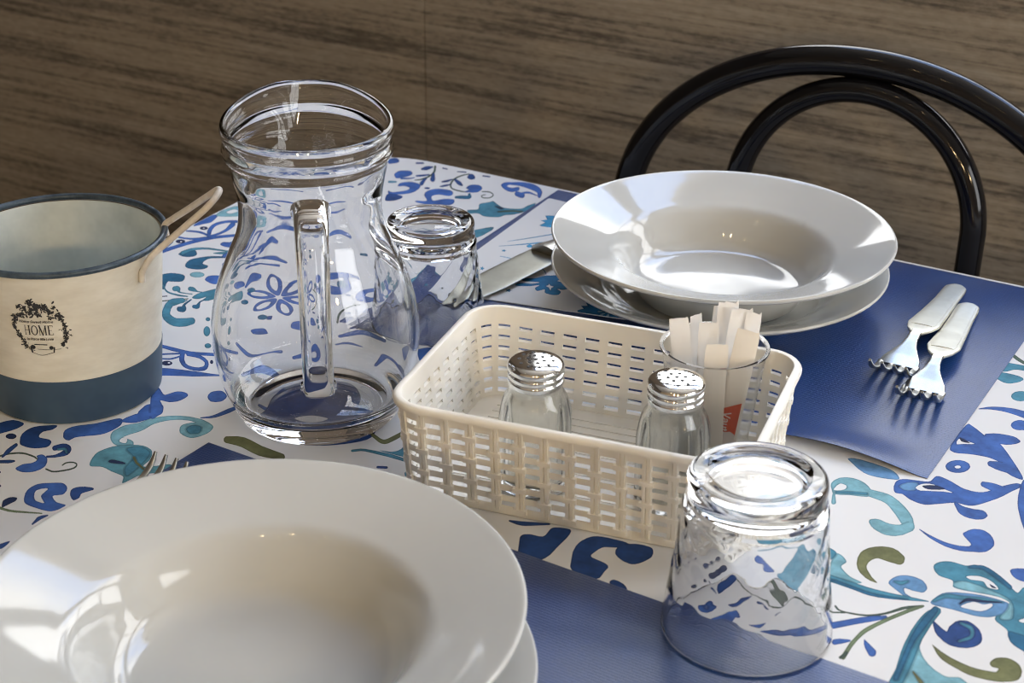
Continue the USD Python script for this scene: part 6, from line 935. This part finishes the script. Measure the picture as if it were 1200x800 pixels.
# ------------------------------------------------------------------ cutlery
def bez(p, n=10): return spline(p, n)
def make_fork(loc, rotz, label, s=1.0):
    """lies along -y from the handle's end at the origin; tines up"""
    t = thing('fork', label, 'fork', loc, rotz)
    hy = np.array([0, -.004, -.012, -.03, -.060, -.088, -.100, -.108])
    hwid = np.array([.0048, .0078, .0084, .0084, .0098, .0112, .0085, .0042])
    hz = np.array([.0030, .0030, .0030, .0036, .0056, .0086, .0100, .0107])
    q = np.linspace(0, 1, 60); u = np.interp(q, [0, 1], [0, -.108])
    W = np.interp(-u, -hy, hwid); Z = np.interp(-u, -hy, hz)
    W[0] = .004; W[1] = .0062
    part(t, 'handle', cat(sweep(np.stack([0 * u, u, Z], 1) * s, W * s, .0016 * s, side=(1, 0, 0), k=18, power=3.2), sweep(np.stack([0 * u[4:-8], u[4:-8], Z[4:-8] + .0010], 1) * s, W[4:-8] * .78 * s, .0010 * s, side=(1, 0, 0), k=16, power=3.0)), HANDLE, 35)
    ny = np.linspace(-.105, -.147, 40)
    nw = np.interp(-ny, [.105, .110, .117, .124, .131, .138, .147], [.0044, .0038, .0040, .0056, .0088, .0122, .0138])
    nz_ = np.interp(-ny, [.105, .112, .120, .135, .147], [.0106, .0104, .0088, .0052, .0029])
    hd_ = part(t, 'head', sweep(np.stack([0 * ny, ny, nz_], 1) * s, nw * s, np.interp(-ny, [.105, .13, .147], [.0018, .0013, .0011]) * s, side=(1, 0, 0), k=18, power=3.0), STEEL, 35)
    for k in range(4):
        x0 = (-.0116 + .00773 * k); x1 = x0 * 1.03
        pth = bez([(x0, -.144, .0029), (x0, -.151, .0031), (x1, -.160, .0052), (x1, -.168, .0100), (x1, -.173, .0160)], 6)
        n = len(pth)
        part(hd_, 'tine', sweep(pth * s, np.interp(np.linspace(0, 1, n), [0, .7, 1], [.0026, .0021, .0009]) * s, np.interp(np.linspace(0, 1, n), [0, 1], [.0012, .0010]) * s, side=(1, 0, 0), k=12, power=2.6), STEEL, 40)
    return t
fz = TZ + .0009
make_fork((-.2883, 1.1667, fz), math.degrees(math.atan2(.0035, .1276)) , 'fork on the far placemat nearer to the plates')
make_fork((-.2712, 1.1391, fz), math.degrees(math.atan2(.0110, .126)), 'fork on the far placemat nearer to the right edge')
make_fork((-.6030, .6700 - .173, fz), 180.0, 'fork on the near placemat, its tines showing past the large plate', .98)

kd = np.array([.0155, .0775]); kd = kd / np.linalg.norm(kd); ka = math.degrees(math.atan2(-kd[0], kd[1]))
t = thing('table_knife', 'steel table knife lying on the printed napkin with its handle under the plate', 'knife', (-.5835, .9965, TZ + .0018), ka)
by = np.linspace(-.045, .066, 40)
bw0 = np.interp(by, [-.045, -.03, 0, .05, .066], [.005, .0120, .0150, .0150, .0140]); bc = np.interp(by, [-.045, -.02, .066], [-.004, 0, 0])
part(t, 'blade', sweep(np.stack([bc, by, np.interp(by, [-.045, .066], [.0012, .0052])], 1), bw0, .0007, side=(1, 0, 0), k=16, power=3.5), BLADE, 35, 'dull steel blade')
hy = np.linspace(.062, .150, 40)
part(t, 'handle', sweep(np.stack([0 * hy, hy, np.interp(hy, [.062, .150], [.0062, .0062])], 1), np.interp(hy, [.062, .066, .074, .085, .11, .150], [.0125, .0128, .0098, .0086, .0090, .0096]), np.interp(hy, [.062, .068, .08, .150], [.0062, .0058, .0050, .0050]), side=(1, 0, 0), k=24, power=2.4), STEEL, 40, 'hollow polished handle')

# ------------------------------------------------------------------ chair
t = thing('bentwood_chair', 'black bentwood cafe chair with two round back hoops behind the table', 'chair', (-.410, 1.28, 0))
q = np.linspace(-PI / 2, PI / 2, 61)
lean = lambda z: .0 + .10 * (z - TZ)
out = [(-.198, -.62, 0.0), (-.194, -.30, TZ - .33), (-.199, -.12, TZ - .12)]
hoop = [(.2 * math.sin(a_), 0, TZ - .03 + .149 * math.cos(a_)) for a_ in q]
legp = [(-.215, 0, .012), (-.203, 0, .25), (-.197, 0, TZ - .26), (-.199, 0, TZ - .12)]
pp = legp + hoop + [(-x, y, z) for x, y, z in legp[::-1]]
pp = np.array([(x, lean(z) + (.05 * max(0, (.4 - z)) if z < .4 else 0), z) for x, y, z in pp])
part(t, 'outer_hoop', sweep(spline(pp, 4), .0123, k=20), BLACK, 40)
ip = [(-.082, 0, TZ - .29), (-.094, 0, TZ - .16), (-.1000, 0, TZ - .06)] + [(.1005 * math.sin(a_), 0, TZ - .004 + .1015 * math.cos(a_)) for a_ in q] + [(.1000, 0, TZ - .06), (.094, 0, TZ - .16), (.082, 0, TZ - .29)]
part(t, 'inner_hoop', sweep(spline([(x, lean(z) - .001, z) for x, y, z in ip], 4), .0103, k=18), BLACK, 40)
part(t, 'seat', lathe(spline([(0, -.014), (.17, -.014), (.194, -.010), (.200, 0), (.195, .010), (.17, .011), (.10, .006), (0, .003)], 5), 80).apply_translation((0, -.215, .45)), BLACK, 40)
for sx in (-1, 1):
    part(t, 'front_leg', sweep(spline([(sx * .135, -.335, .44), (sx * .150, -.355, .22), (sx * .165, -.385, .0)], 6), np.linspace(.016, .011, 13), k=16), BLACK, 40)
